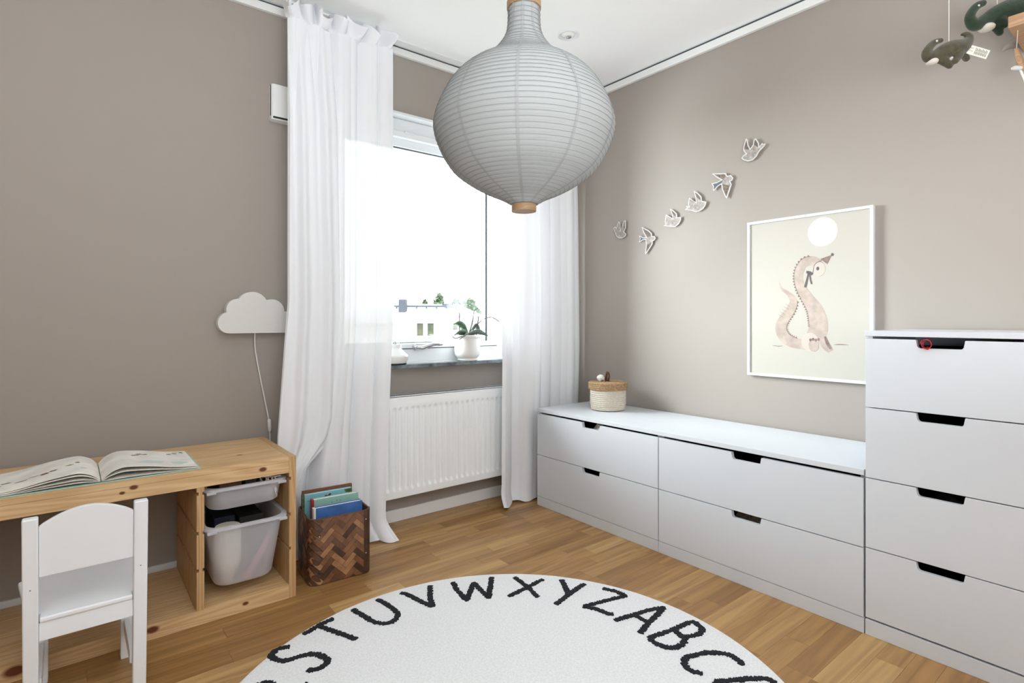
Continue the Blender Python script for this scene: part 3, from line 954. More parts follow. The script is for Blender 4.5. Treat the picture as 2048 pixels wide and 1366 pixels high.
def strip(pts, lay, name, m):
    L, R = ribbon(pts)
    x0_ = XR - 0.0150 - 0.00022 * lay
    v = [(x0_, y, z) for p in zip(L, R) for (y, z) in p]
    MB().add(v, [(2 * i, 2 * i + 1, 2 * i + 3, 2 * i + 2) for i in range(len(L) - 1)]).build(name, m, paper, smooth=False, solid=0.0001)
    return L, R
def disc(cy, cz, ry, rz, n=28, a0=0):
    return [(cy + ry * math.cos(2 * PI * i / n), cz + rz * math.sin(2 * PI * i / n)) for i in range(n)]
TAIL = [(1.193, 1.203, 0.001), (1.181, 1.171, 0.005), (1.151, 1.146, 0.010), (1.129, 1.113, 0.0175), (1.143, 1.072, 0.021), (1.171, 1.032, 0.024), (1.185, 0.995, 0.026), (1.169, 0.954, 0.026), (1.131, 0.931, 0.024), (1.075, 0.922, 0.022)]
NECK = [(1.018, 1.256, 0.020), (1.042, 1.281, 0.021), (1.08, 1.282, 0.021), (1.105, 1.248, 0.020), (1.109, 1.208, 0.020), (1.096, 1.164, 0.022), (1.069, 1.119, 0.026), (1.042, 1.075, 0.033), (1.029, 1.028, 0.038), (1.027, 0.989, 0.039), (1.042, 0.953, 0.037)]
flat(disc(1.010, 1.405, .060, .062), 1, 'balloon', 'print_balloon')
tl = strip(TAIL, 1, 'tail', 'print_body')
nk = strip(NECK, 2, 'body', 'print_body')
for side, rng_ in ((tl[1], range(24, 66, 2)), (nk[0], range(12, 70, 2))):
    for i in rng_:
        a, b_ = Vector(side[i]), Vector(side[min(i + 2, len(side) - 1)])
        t = b_ - a
        if t.length < 1e-5:
            continue
        n_ = Vector((-t.y, t.x)).normalized() * (-0.006 if side is tl[1] else 0.006)
        mid = (a + b_) / 2 + n_
        flat([tuple(a - n_ * .5), tuple(b_ - n_ * .5), tuple(mid)], 3, 'back_spike', 'print_dark')
flat(disc(1.024, 1.247, .026, .030), 4, 'head', 'print_belly')
flat(disc(1.028, 1.250, .006, .008), 5, 'eye', 'print_ink')
flat([(1.018, 1.290), (0.990, 1.266), (0.972, 1.304)], 4, 'party_hat', 'print_dark')
flat(disc(.9705, 1.305, .005, .006), 5, 'pompom', 'print_ink')
flat(disc(1.060, 0.935, .036, .040), 4, 'thigh', 'print_belly')
flat(disc(1.045, 0.920, .021, .026), 5, 'foot', 'print_body')
for k in range(4):
    flat(disc(1.058 - .011 * k, 0.944 + .003 * (k % 2), .0055, .0065, 14), 6, 'toe', 'print_dark')
strip([(1.013, 0.958, 0.017), (0.998, 0.925, 0.017), (0.978, 0.899, 0.012)], 4, 'front_leg', 'print_body')
strip([(1.000, 0.960, 0.004), (0.989, 0.930, 0.006), (0.976, 0.908, 0.004)], 5, 'leg_shade', 'print_dark')
strip([(1.075, 1.238, 0.006), (1.060, 1.236, 0.004), (1.050, 1.226, 0.006)], 5, 'bow', 'print_ink')
strip([(1.066, 1.234, 0.003), (1.072, 1.205, 0.004), (1.080, 1.172, 0.005)], 5, 'bow_tail', 'print_ink')
strip([(1.062, 1.234, 0.002), (1.058, 1.205, 0.003), (1.053, 1.185, 0.003)], 5, 'bow_tail', 'print_ink')
strip([(1.048, 1.232, 0.0012), (1.040, 1.268, 0.0012), (1.012, 1.284, 0.0012)], 5, 'hat_string', 'print_ink')
strip([(1.222, 0.914, 0.0007), (1.195, 0.912, 0.0012), (1.178, 0.914, 0.0007)], 1, 'ground_mark', 'print_ink')
strip([(0.965, 0.926, 0.0008), (0.945, 0.928, 0.002), (0.925, 0.928, 0.0015), (0.908, 0.927, 0.0008)], 1, 'ground_mark', 'print_dark')
for k in range(5):
    w_ = 0.019
    yy, zz = (1.176 - 0.0075 * k, 1.046 + 0.012 * k)
    strip([(yy + w_, zz + 0.008, 0.0005), (yy - w_ * .1, zz - 0.004, 0.0007)], 4, 'tail_band', 'print_dark')

# ------------------------------------------------------------------ birds on the wall
BIRDS = [[(2.171,1.573),(2.155,1.577),(2.144,1.57),(2.129,1.605),(2.118,1.595),(2.114,1.551),(2.089,1.602),(2.078,1.604),(2.076,1.561),(2.089,1.54),(2.073,1.526),(2.078,1.513),(2.1,1.504),(2.125,1.507),(2.144,1.52),(2.159,1.551)],[(1.962,1.551),(1.914,1.526),(1.894,1.507),(1.891,1.49),(1.875,1.489),(1.868,1.477),(1.875,1.467),(1.888,1.463),(1.888,1.449),(1.904,1.429),(1.934,1.394),(1.938,1.405),(1.931,1.446),(1.934,1.476),(1.955,1.476),(1.982,1.465),(1.972,1.486),(1.979,1.504),(1.948,1.489),(1.931,1.49),(1.948,1.516)],[(1.816,1.538),(1.801,1.543),(1.807,1.558),(1.801,1.597),(1.779,1.583),(1.757,1.569),(1.763,1.594),(1.776,1.624),(1.754,1.611),(1.733,1.592),(1.731,1.57),(1.708,1.57),(1.708,1.554),(1.72,1.535),(1.742,1.522),(1.766,1.526),(1.791,1.532)],[(1.685,1.605),(1.67,1.61),(1.676,1.622),(1.661,1.617),(1.664,1.635),(1.658,1.662),(1.635,1.643),(1.618,1.632),(1.621,1.658),(1.632,1.693),(1.606,1.676),(1.587,1.655),(1.585,1.634),(1.56,1.625),(1.564,1.609),(1.578,1.591),(1.601,1.582),(1.623,1.583),(1.647,1.594)],[(1.529,1.76),(1.491,1.753),(1.454,1.747),(1.446,1.731),(1.428,1.733),(1.416,1.716),(1.421,1.705),(1.431,1.702),(1.424,1.686),(1.434,1.659),(1.449,1.621),(1.459,1.635),(1.473,1.671),(1.478,1.697),(1.496,1.69),(1.518,1.672),(1.523,1.678),(1.521,1.695),(1.53,1.711),(1.502,1.711),(1.478,1.718),(1.502,1.735)],[(1.374,1.801),(1.363,1.813),(1.351,1.817),(1.363,1.834),(1.364,1.849),(1.351,1.89),(1.343,1.881),(1.339,1.856),(1.33,1.836),(1.317,1.851),(1.312,1.875),(1.302,1.877),(1.288,1.853),(1.286,1.836),(1.272,1.849),(1.269,1.842),(1.256,1.843),(1.262,1.831),(1.286,1.813),(1.3,1.792),(1.317,1.779),(1.341,1.779),(1.363,1.79)]]
BL = ['smallest wooden bird on the wall, lowest left, wings raised', 'flat bird with dark forked tail and long pointed wings, second from the curtain',
      'pale flat bird with a curled wing, third from the curtain', 'flat bird with raised wings just below the grey forked-tail bird',
      'flat bird with grey forked tail and spread wings, second from the top', 'topmost flat bird on the wall with brown wings raised']
def inset(poly, d):
    c = Vector((sum(p[0] for p in poly) / len(poly), sum(p[1] for p in poly) / len(poly)))
    n = len(poly)
    area = sum(poly[i][0] * poly[(i + 1) % n][1] - poly[(i + 1) % n][0] * poly[i][1] for i in range(n))
    s_ = 1 if area > 0 else -1
    out = []
    for i in range(n):
        a, b_, e = Vector(poly[i - 1]), Vector(poly[i]), Vector(poly[(i + 1) % n])
        t1, t2 = (b_ - a).normalized(), (e - b_).normalized()
        n1, n2 = Vector((-t1.y, t1.x)) * s_, Vector((-t2.y, t2.x)) * s_
        m_ = (n1 + n2)
        m_ = m_.normalized() if m_.length > 0.2 else n1
        k = d / max(0.45, m_.dot(n1))
        out.append((b_.x + m_.x * k, b_.y + m_.y * k))
    return out
# index ranges of the wing and tail parts of each outline
WING = [((3, 4, 5), (6, 7, 8, 9)), ((0, 1, 2, 3, 19, 20), (7, 8, 9, 10, 11, 12)), ((3, 4, 5), (6, 7, 8, 9, 10)), ((5, 6, 7), (8, 9, 10, 11, 12)), ((0, 1, 2, 3, 20, 21), (8, 9, 10, 11, 12, 13)), ((3, 4, 5, 6, 7, 8), (9, 10, 11, 12, 13))]
TAILS = [None, (13, 14, 15, 16, 17, 18), None, None, (13, 14, 15, 16, 17, 18, 19, 20), None]
for i, P_ in enumerate(BIRDS):
    by0 = sum(p[0] for p in P_) / len(P_)
    t = thing('wall_bird', BL[i], 'wall decoration', (XR, by0, min(p[1] for p in P_)), 'flat birds flying up the right wall')
    MB().prism(P_, 'x', XR - 0.014, XR - 0.010).build('plate', 'bird_white', t, smooth=False)
    MB().box(XR - 0.010, XR, by0 - 0.008, by0 + 0.008, sum(p[1] for p in P_) / len(P_) - 0.008, sum(p[1] for p in P_) / len(P_) + 0.008).build('spacer', 'bird_white', t, smooth=False)
    In = inset(P_, 0.0042)
    MB().prism(In, 'x', XR - 0.0143, XR - 0.0139).build('body_print', 'bird_print', t, smooth=False)
    for wi in WING[i]:
        w_ = [In[k] for k in wi]
        c = Vector((sum(p[0] for p in w_) / len(w_), sum(p[1] for p in w_) / len(w_)))
        w_ = [tuple(c + (Vector(p) - c) * 0.82) for p in w_]
        MB().prism(w_, 'x', XR - 0.0146, XR - 0.0142).build('wing_print', 'bird_shade', t, smooth=False)
    if TAILS[i]:
        w_ = [In[k] for k in TAILS[i]]
        MB().prism(w_, 'x', XR - 0.0146, XR - 0.0142).build('tail_print', 'bird_blue', t, smooth=False)

# ------------------------------------------------------------------ wall shelf and hanging plush toys
sh = thing('wall_shelf', 'oak wall shelf at the top right, seen from below', 'shelf', (XR, 0.0, 1.93))
MB().box(2.262, XR, -0.70, 0.375, 1.930, 1.966).build('board', 'shelf_oak', sh, bevel=0.002)
def cam_pt(px, py, t):
    """point t metres in front of the photographer at a spot measured in the picture"""
    p = RV * ((px - 1024) / 1106 * t) + FV * t
    return Vector((p.x, p.y, 1.03 + (640 - py) / 1106 * t))
def plush(label, mtl, t, chain, legs, belly, eye, string, tag_, k=0.1464, o=(1780, 0)):
    def P(x, y, dt=0.0):
        return cam_pt(o[0] + x * k, o[1] + y * k, t + dt)
    sc_ = k * t / 1106
    c = thing('plush_dinosaur', label, 'soft toy', P(*string[0]), 'plush dinosaurs on strings')
    m = MB()
    p = smoothpath(chain, 5)
    m.tube([P(x, y) for x, y, r in p], [r * sc_ for x, y, r in p], 16)
    for (x, y, r) in (p[0], p[-1]):
        m.ball(P(x, y), r * sc_ * 1.0, 14, 10)
    for (x0_, y0_, r0_, x1_, y1_, r1_, dt) in legs:
        m.tube([P(x0_, y0_, dt * .4), P(x1_, y1_, dt)], [r0_ * sc_, r1_ * sc_], 12)
        m.ball(P(x1_, y1_, dt), r1_ * sc_, 12, 8)
    b_ = m.build('body', mtl, c, sharp=180)
    rm = b_.modifiers.new('join', 'REMESH'); rm.mode = 'VOXEL'; rm.voxel_size = 0.0028; rm.use_smooth_shade = True
    sm = b_.modifiers.new('soften', 'SMOOTH'); sm.iterations = 6; sm.factor = 0.5
    for (x, y, rx, rz) in belly:
        bb = MB().ball((0, 0, 0), 1.0, 16, 10)
        q = P(x, y, 0.0)
        bb.v = [tuple(q + RV * (v[0] * rx * sc_) + Vector((0, 0, v[2] * rz * sc_)) + FV * (v[1] * rx * sc_ * 1.1)) for v in bb.v]
        bb.build('belly_patch', 'plush_cream', c)
    if eye:
        MB().ball(P(eye[0], eye[1], -eye[2] * sc_), 14 * sc_, 10, 8).build('eye', 'label_white', c)
    s0 = P(*string[0]); 
    MB().tube([s0, (s0.x, s0.y, ZC)], 0.0009, 6).build('string', 'cord_white', c)
    if tag_:
        q0, q1, q2, q3 = [P(x, y, -0.004) for x, y in tag_]
        m = MB().add([q0, q1, q2, q3], [(0, 1, 2, 3)])
        g = m.build('fabric_label', 'label_white', c, smooth=False, solid=0.0008)
        ink = MB()
        for j in range(11):
            u = 0.34 + j * 0.055
            for (v0, v1) in ((.12 + .06 * (j % 3), .5), (.55, .86 - .05 * (j % 2))):
                a0 = q0.lerp(q1, u).lerp(q3.lerp(q2, u), v0) - FV * .0008
                a1 = q0.lerp(q1, u + .012).lerp(q3.lerp(q2, u + .012), v1) - FV * .0008
                ink.tube([a0, a1], 0.0007, 4)
        for (u, v_) in ((.08, .3), (.16, .3), (.08, .6), (.18, .62)):
            a0 = q0.lerp(q1, u).lerp(q3.lerp(q2, u), v_) - FV * .0008
            ink.tube([a0, a0 + RV * .003], 0.0008, 4)
        ink.build('label_print', 'label_ink', g)
plush('olive brown plush dinosaur with a white fabric label, hanging in front of the wall', 'plush_olive', 1.75,
      [(695, 552, 34), (620, 575, 42), (545, 640, 50), (495, 730, 58), (530, 795, 66), (630, 770, 84), (730, 725, 112), (860, 675, 122), (975, 640, 104), (1055, 575, 72), (1078, 505, 52), (1040, 465, 34), (985, 472, 22)],
      [(700, 800, 70, 815, 898, 42, -.012), (950, 730, 64, 895, 838, 38, -.02), (1000, 740, 45, 1045, 800, 44, .02)],
      [(575, 845, 72, 44), (815, 800, 62, 50)], (640, 560, 40), [(805, 580)],
      [(1095, 610), (1370, 690), (1310, 808), (1040, 730)])
plush('dark green plush dinosaur hanging behind the shelf end', 'plush_green', 1.82,
      [(1270, 45, 44), (1185, 85, 52), (1110, 180, 58), (1095, 265, 66), (1160, 340, 82), (1280, 290, 84), (1410, 215, 105), (1560, 160, 135), (1740, 110, 140), (1900, 80, 110), (2000, 30, 60)],
      [(1420, 330, 60, 1500, 445, 46, .01), (1480, 280, 90, 1560, 330, 56, -.01), (1800, 230, 80, 1830, 340, 50, .0)],
      [(1320, 380, 92, 52)], (1213, 75, 50), [(1465, 100)], None)
plush('pale grey plush wing showing below the oak shelf', 'plush_grey', 1.86,
      [(1540, 690, 22), (1620, 625, 48), (1730, 590, 62), (1880, 560, 80)], [(1800, 560, 60, 1900, 620, 40, .02)], [], None, [(1860, 540)], None)
pg = thing('wooden_peg', 'wooden peg with a white bead under the oak shelf', 'peg', cam_pt(2038, 100, 1.80))
MB().tube([cam_pt(2032, 97, 1.80), cam_pt(2036, 112, 1.80), cam_pt(2046, 140, 1.80)], [.006, .0085, .009], 12).build('dowel', 'shelf_oak', pg)
MB().tube([cam_pt(2024, 137, 1.79), cam_pt(2029, 136, 1.79), cam_pt(2042, 136, 1.79)], [.004, .0075, .0065], 12).build('bead', 'bird_white', pg)
MB().tube([cam_pt(2040, 138, 1.80), cam_pt(2050, 160, 1.80), cam_pt(2058, 200, 1.80)], .0035, 8).build('cord', 'cord_white', pg)
MB().tube([cam_pt(2033, 98, 1.80), (2.30, cam_pt(2033, 98, 1.8).y - .02, 1.931)], .0012, 6).build('thread', 'cord_white', pg)

# ------------------------------------------------------------------ round alphabet rug
rcx, rcy, rr_ = 0.905, 1.129, 0.775
rug = thing('alphabet_rug', 'round white rug with black alphabet letters around its rim', 'rug', (rcx, rcy, 0))
prof_r = [i / 60 * (rr_ - 0.006) for i in range(1, 61)] + [rr_ - 0.002, rr_, rr_]
v = [(rcx, rcy, 0.0125)]
NA = 200
for k, r in enumerate(prof_r):
    for j in range(NA):
        a = 2 * PI * j / NA
        x, y = rcx + r * math.cos(a), rcy + r * math.sin(a)
        z = 0.0125 + 0.0012 * noise.noise(Vector((x * 14, y * 14, 0))) + 0.0006 * noise.noise(Vector((x * 70, y * 70, 2)))
        if k == 60: z = 0.0105
        if k == 61: z = 0.007
        if k == 62: z = 0.001
        v.append((x, y, z))
f = [(0, 1 + j, 1 + (j + 1) % NA) for j in range(NA)]
for k in range(len(prof_r) - 1):
    f += [(1 + k * NA + j, 1 + (k + 1) * NA + j, 1 + (k + 1) * NA + (j + 1) % NA, 1 + k * NA + (j + 1) % NA) for j in range(NA)]
f.append(tuple(1 + (len(prof_r) - 1) * NA + j for j in range(NA)))
MB().add(v, f).build('pile', 'rug_white', rug, sharp=180)
LET = {'S':[[(0.536,1.773),(0.517,1.781),(0.498,1.784),(0.486,1.77),(0.477,1.76),(0.482,1.735),(0.501,1.713),(0.525,1.706),(0.554,1.703),(0.577,1.694),(0.593,1.675),(0.602,1.644),(0.602,1.626),(0.587,1.615),(0.566,1.612),(0.549,1.616),(0.539,1.625)]],'T':[[(0.591,1.816),(0.648,1.837),(0.703,1.85)],[(0.65,1.829),(0.684,1.752),(0.715,1.683)]],'U':[[(0.876,1.879),(0.888,1.814),(0.889,1.753),(0.881,1.726),(0.85,1.706),(0.823,1.712),(0.805,1.737),(0.794,1.778),(0.778,1.866)]],'V':[[(0.963,1.867),(0.975,1.85),(1.005,1.705)],[(1.005,1.705),(1.033,1.769),(1.079,1.847)]],'W':[[(1.161,1.815),(1.138,1.748),(1.126,1.667),(1.168,1.71),(1.221,1.76),(1.211,1.704),(1.198,1.63),(1.24,1.681),(1.304,1.756)]],'X':[[(1.374,1.699),(1.362,1.605),(1.342,1.523)],[(1.261,1.594),(1.362,1.605),(1.451,1.616)]],'Y':[[(1.505,1.568),(1.463,1.497),(1.44,1.465)],[(1.552,1.488),(1.491,1.478),(1.44,1.465),(1.357,1.444)]],'Z':[[(1.577,1.42),(1.598,1.374),(1.602,1.328),(1.538,1.346),(1.425,1.37),(1.447,1.334),(1.457,1.282),(1.469,1.272)]],'A':[[(1.44,1.244),(1.52,1.225),(1.585,1.213),(1.642,1.19),(1.572,1.172),(1.518,1.162),(1.446,1.141)],[(1.519,1.22),(1.52,1.166)]],'B':[[(1.444,1.107),(1.532,1.089),(1.634,1.075),(1.635,1.051),(1.623,1.028),(1.593,1.018),(1.562,1.028),(1.54,1.04)],[(1.549,1.082),(1.54,1.056),(1.531,1.031),(1.507,1.02),(1.469,1.023),(1.449,1.041),(1.439,1.072),(1.444,1.104)]],'C':[[(1.549,0.845),(1.562,0.87),(1.562,0.903),(1.53,0.94),(1.487,0.96),(1.453,0.971),(1.423,0.959),(1.407,0.933),(1.413,0.91),(1.42,0.896)]]}
FONT = {'D': [[(0, 0), (0, 1), (.45, .95), (.85, .7), (.9, .4), (.6, .08), (0, 0)]], 'E': [[(.8, 1), (0, 1), (0, 0), (.8, 0)], [(0, .5), (.65, .5)]],
        'F': [[(.8, 1), (0, 1), (0, 0)], [(0, .5), (.65, .5)]], 'G': [[(.85, .85), (.5, 1), (.15, .85), (0, .5), (.15, .12), (.5, 0), (.85, .15), (.88, .45), (.5, .45)]],
        'H': [[(0, 1), (0, 0)], [(.85, 1), (.85, 0)], [(0, .5), (.85, .5)]], 'I': [[(.45, 1), (.45, 0)]], 'J': [[(.75, 1), (.75, .25), (.5, 0), (.15, .08), (.05, .3)]],
        'K': [[(0, 1), (0, 0)], [(.8, 1), (0, .45), (.85, 0)]], 'L': [[(.1, 1), (.1, 0), (.8, 0)]], 'M': [[(0, 0), (.1, 1), (.45, .35), (.8, 1), (.92, 0)]],
        'N': [[(0, 0), (0, 1), (.8, 0), (.8, 1)]], 'O': [[(.45, 1), (.1, .8), (0, .5), (.1, .18), (.45, 0), (.8, .18), (.9, .5), (.8, .8), (.45, 1)]],
        'P': [[(0, 0), (0, 1), (.55, .98), (.8, .75), (.6, .5), (0, .45)]], 'Q': [[(.45, 1), (.1, .8), (0, .5), (.1, .18), (.45, 0), (.8, .18), (.9, .5), (.8, .8), (.45, 1)], [(.55, .3), (.95, -.05)]],
        'R': [[(0, 0), (0, 1), (.55, .98), (.8, .75), (.6, .5), (0, .45)], [(.35, .45), (.85, 0)]]}
for i, ch in enumerate('DEFGHIJKLMNOPQR'):
    a = math.radians(-20.2 - 13.55 * (i + 1))
    up = Vector((math.cos(a), math.sin(a))); rt = Vector((up.y, -up.x))
    LET[ch] = [[tuple(Vector((rcx, rcy)) + up * (0.575 + 0.155 * q) + rt * ((p - .45) * 0.125)) for p, q in st] for st in FONT[ch]]
rl = random.Random(3)
for ch in 'ABCDEFGHIJKLMNOPQRSTUVWXYZ':
    m = MB()
    for st in LET[ch]:
        curved = ch in 'SUCBDGJOPQR' and len(st) > 4
        pth = smoothpath(st, 10) if curved else [tuple(Vector(a).lerp(Vector(b_), j / 12)) for a, b_ in zip(st, st[1:]) for j in range(12)] + [st[-1]]
        # even spacing with ragged, tufted edges
        dd = [0]
        for a, b_ in zip(pth, pth[1:]):
            dd.append(dd[-1] + (Vector(b_) - Vector(a)).length)
        n = max(4, int(dd[-1] / 0.0028))
        rs_ = []
        for k in range(n + 1):
            s = dd[-1] * k / n
            i = max(0, next((j for j in range(len(dd) - 1) if s <= dd[j + 1]), len(dd) - 2))
            t = (s - dd[i]) / max(1e-9, dd[i + 1] - dd[i])
            rs_.append(Vector(pth[i]).lerp(Vector(pth[i + 1]), t))
        T, B = [], []
        for k, p in enumerate(rs_):
            tv = rs_[min(k + 2, n)] - rs_[max(k - 2, 0)]
            tv = tv.normalized() if tv.length > 1e-9 else Vector((1, 0))
            nv = Vector((-tv.y, tv.x))
            hw = 0.0092 if 0 < k < n else 0.006
            a = p + nv * (hw + rl.uniform(-.0036, .0036)); c = p - nv * (hw + rl.uniform(-.0036, .0036))
            zt = 0.0152 + rl.uniform(-.0006, .0008)
            T += [(a.x, a.y, zt), (c.x, c.y, zt)]; B += [(a.x, a.y, .009), (c.x, c.y, .009)]
        nn = len(rs_)
        fs = [(2 * k, 2 * k + 1, 2 * k + 3, 2 * k + 2) for k in range(nn - 1)]
        o_ = 2 * nn
        fs += [(2 * k, 2 * k + 2, o_ + 2 * k + 2, o_ + 2 * k) for k in range(nn - 1)] + [(2 * k + 1, o_ + 2 * k + 1, o_ + 2 * k + 3, 2 * k + 3) for k in range(nn - 1)]
        fs += [(0, o_, o_ + 1, 1), (2 * nn - 2, 2 * nn - 1, o_ + 2 * nn - 1, o_ + 2 * nn - 2)]
        m.add(T + B, fs)
    lo = m.build('rug_letter', 'rug_black', rug, smooth=False)
    lo['label'] = 'tufted black letter ' + ch

# ------------------------------------------------------------------ pine storage bench
bn = thing('storage_bench', 'low pine storage bench with bin slots along the window wall', 'bench', (0.19, 2.33, 0))
BY0, BY1 = 2.114, 2.553
def panel(x0, x1, left, right, name_, ztop=0.5235):
    """upright side panel made of glued staves, with bin slots cut into one or both faces"""
    p = [(x0, 0.0), (x1, 0.0)]
    s_, hh = 0.006, 0.0055
    for z in (0.184, 0.310, 0.443):
        if right:
            p += [(x1, z - hh), (x1 - s_, z - hh), (x1 - s_, z + hh), (x1, z + hh)]
    p += [(x1, ztop), (x0, ztop)]
    for z in (0.443, 0.310, 0.184):
        if left:
            p += [(x0, z + hh), (x0 + s_, z + hh), (x0 + s_, z - hh), (x0, z - hh)]
    n = 6
    par = bpy.data.objects.new(name_, None)
    COL.objects.link(par); par.parent = bn
    for k in range(n):
        ya = BY0 + (BY1 - BY0) * k / n; yb = BY0 + (BY1 - BY0) * (k + 1) / n
        MB().prism(p, 'y', ya + 0.0003, yb - 0.0003).build('stave', 'pine_z', par, bevel=0.0009, seg=1)
panel(0.6365, 0.6615, True, False, 'end_panel')
panel(0.3350, 0.3585, True, True, 'divider_panel', 0.5045)
panel(-0.2785, -0.2535, False, True, 'end_panel')
BXa, BXb = -0.2533, 0.6363
for k in range(5):
    ya = BY0 + 0.0003 + (BY1 - BY0) * k / 5; yb = BY0 - 0.0003 + (BY1 - BY0) * (k + 1) / 5
    MB().box(BXa, BXb, ya, yb, 0.5050, 0.5230).build('top_board', 'pine_x', bn, bevel=0.0012)
MB().box(BXa, BXb, BY0 + 0.0002, BY0 + 0.022, 0.4640, 0.5047).build('apron', 'pine_x', bn, bevel=0.0012)
MB().box(BXa, BXb, BY1 - 0.020, BY1, 0.4640, 0.5047).build('back_rail', 'pine_x', bn, bevel=0.0012)
MB().box(BXa, BXb, BY0 + 0.0002, BY0 + 0.020, 0.0, 0.050).build('bottom_rail', 'pine_x', bn, bevel=0.0012)
for k in range(4):
    ya = BY0 + 0.022 + (BY1 - BY0 - 0.022) * k / 4; yb = BY0 + 0.0214 + (BY1 - BY0 - 0.022) * (k + 1) / 4
    for (xa, xb) in ((BXa, 0.3347), (0.3588, BXb)):
        MB().box(xa, xb, ya, yb, 0.034, 0.047).build('bottom_board', 'pine_x', bn, bevel=0.001)

def rrect(x0, x1, y0, y1, r, n=6):
    p = []
    for (cx, cy, a0) in ((x1 - r, y0 + r, -PI / 2), (x1 - r, y1 - r, 0), (x0 + r, y1 - r, PI / 2), (x0 + r, y0 + r, PI)):
        p += [(cx + r * math.cos(a0 + PI / 2 * k / n), cy + r * math.sin(a0 + PI / 2 * k / n)) for k in range(n + 1)]
    return p
def loft(m, rings, cap0=False, cap1=False):
    n = len(rings[0][0])
    v = [(x, y, z) for poly, z in rings for x, y in poly]
    f = [(i * n + j, i * n + (j + 1) % n, (i + 1) * n + (j + 1) % n, (i + 1) * n + j) for i in range(len(rings) - 1) for j in range(n)]
    if cap0: f.append(tuple(range(n)))
    if cap1: f.append(tuple((len(rings) - 1) * n + j for j in range(n)))
    return m.add(v, f)
def storage_bin(label, zb, zt, y0):
    y1 = y0 + 0.415
    t = thing('storage_bin', label, 'storage bin', (0.4975, y0 + .2, zb), 'frosted plastic bins in the pine bench')
    dz = zt - zb
    ins = 0.03 * dz / 0.22
    rings = []
    for k, (q, e) in enumerate(((0, .012), (.02, .004), (.06, .0), (.5, 0), (.95, 0), (1, 0))):
        i_ = ins * (1 - q) + e
        rings.append((rrect(0.371 + i_, 0.624 - i_, y0 + 0.014 + i_, y1 - 0.014 - i_, 0.050), zb + dz * q))
    loft(MB(), rings, cap0=True).build('tub', 'frosted_plastic', t, sharp=180)
    rim = MB()
    A = rrect(0.3725, 0.6225, y0 + 0.0155, y1 - 0.0155, 0.05)
    B_ = rrect(0.3545, 0.6405, y0, y1, 0.055)
    loft(rim, [(A, zt - .003), (A, zt + .005), (B_, zt + .005), (B_, zt - .004), (A, zt - .003)])
    rim.build('rim', 'frosted_plastic', t, bevel=0.0)
    for xa, xb in ((0.366, 0.396), (0.599, 0.629)):
        MB().box(xa, xb, y0 + 0.003, y0 + 0.016, zt - 0.012, zt - 0.002).build('rim_tab', 'frosted_plastic', t, bevel=0.003)
    return t
storage_bin('shallow frosted plastic bin in the upper slot of the pine bench', 0.364, 0.4405, 2.116)
storage_bin('deep frosted plastic bin in the lower slot of the pine bench', 0.088, 0.3080, 2.104)

def toybox(name_, label, mtl, x0, x1, y0, y1, z0, z1, rot=0.0, bev=0.004):
    m = MB().box(x0, x1, y0, y1, z0, z1).rot(rot, ((x0 + x1) / 2, (y0 + y1) / 2))
    return tag(m.build(name_, mtl, bevel=bev, loc=((x0 + x1) / 2, (y0 + y1) / 2, z0)), label, 'toy')
toybox('toy_box', 'dark blue toy box in the left of the deep bin', 'toy_blue', 0.416, 0.488, 2.27, 2.43, 0.092, 0.300)
toybox('toy_box', 'charcoal toy box in the right of the deep bin', 'toy_dark', 0.496, 0.582, 2.25, 2.45, 0.092, 0.292)
t = thing('toy_roll', 'cream rounded toy seen through the left front of the deep bin', 'toy', (0.435, 2.185, 0.092))
MB().lathe([(0.018, .130), (0.034, .136), (0.042, .155), (0.044, .20), (0.044, .285), (0.040, .292)], 0.445, 2.19, 28).build('body', 'toy_cream', t)
MB().lathe([(0.010, .0925), (0.020, .097), (0.022, .130)], 0.445, 2.19, 20).build('foot', 'toy_cream', t)
MB().tube([(0.500, 2.165, 0.100), (0.585, 2.175, 0.225)], 0.0115, 12).build('toy_stick', 'toy_pink', loc=(0.5, 2.165, 0.1))
tag(bpy.data.objects['toy_stick'], 'pink stick slanting behind the front of the deep bin', 'toy')
toybox('toy_box', 'brown wooden toy in the shallow upper bin', 'toy_brown', 0.415, 0.49, 2.18, 2.4, 0.368, 0.452)
toybox('toy_box', 'black toy in the middle of the shallow upper bin', 'toy_dark', 0.497, 0.535, 2.16, 2.4, 0.368, 0.456)
m = MB()
rk = random.Random(8)
for i in range(16):
    c = Vector((rk.uniform(.555, .60), rk.uniform(2.145, 2.20), 0.40))
    pts = [(c.x + rk.uniform(-.012, .012), c.y + rk.uniform(-.012, .012), .372 + .078 * k / 5 + rk.uniform(-.004, .004)) for k in range(6)]
    pts += [(pts[-1][0] + rk.uniform(-.03, .03), pts[-1][1] - rk.uniform(0, .02), .454), ]
    m.tube(smoothpath(pts, 3), 0.0016, 5)
o_ = m.build('lace_trim', 'cloth_white', loc=(.578, 2.17, .37)); tag(o_, 'tangle of pale lace spilling over the shallow bin rim', 'lace'); o_['kind'] = 'stuff'

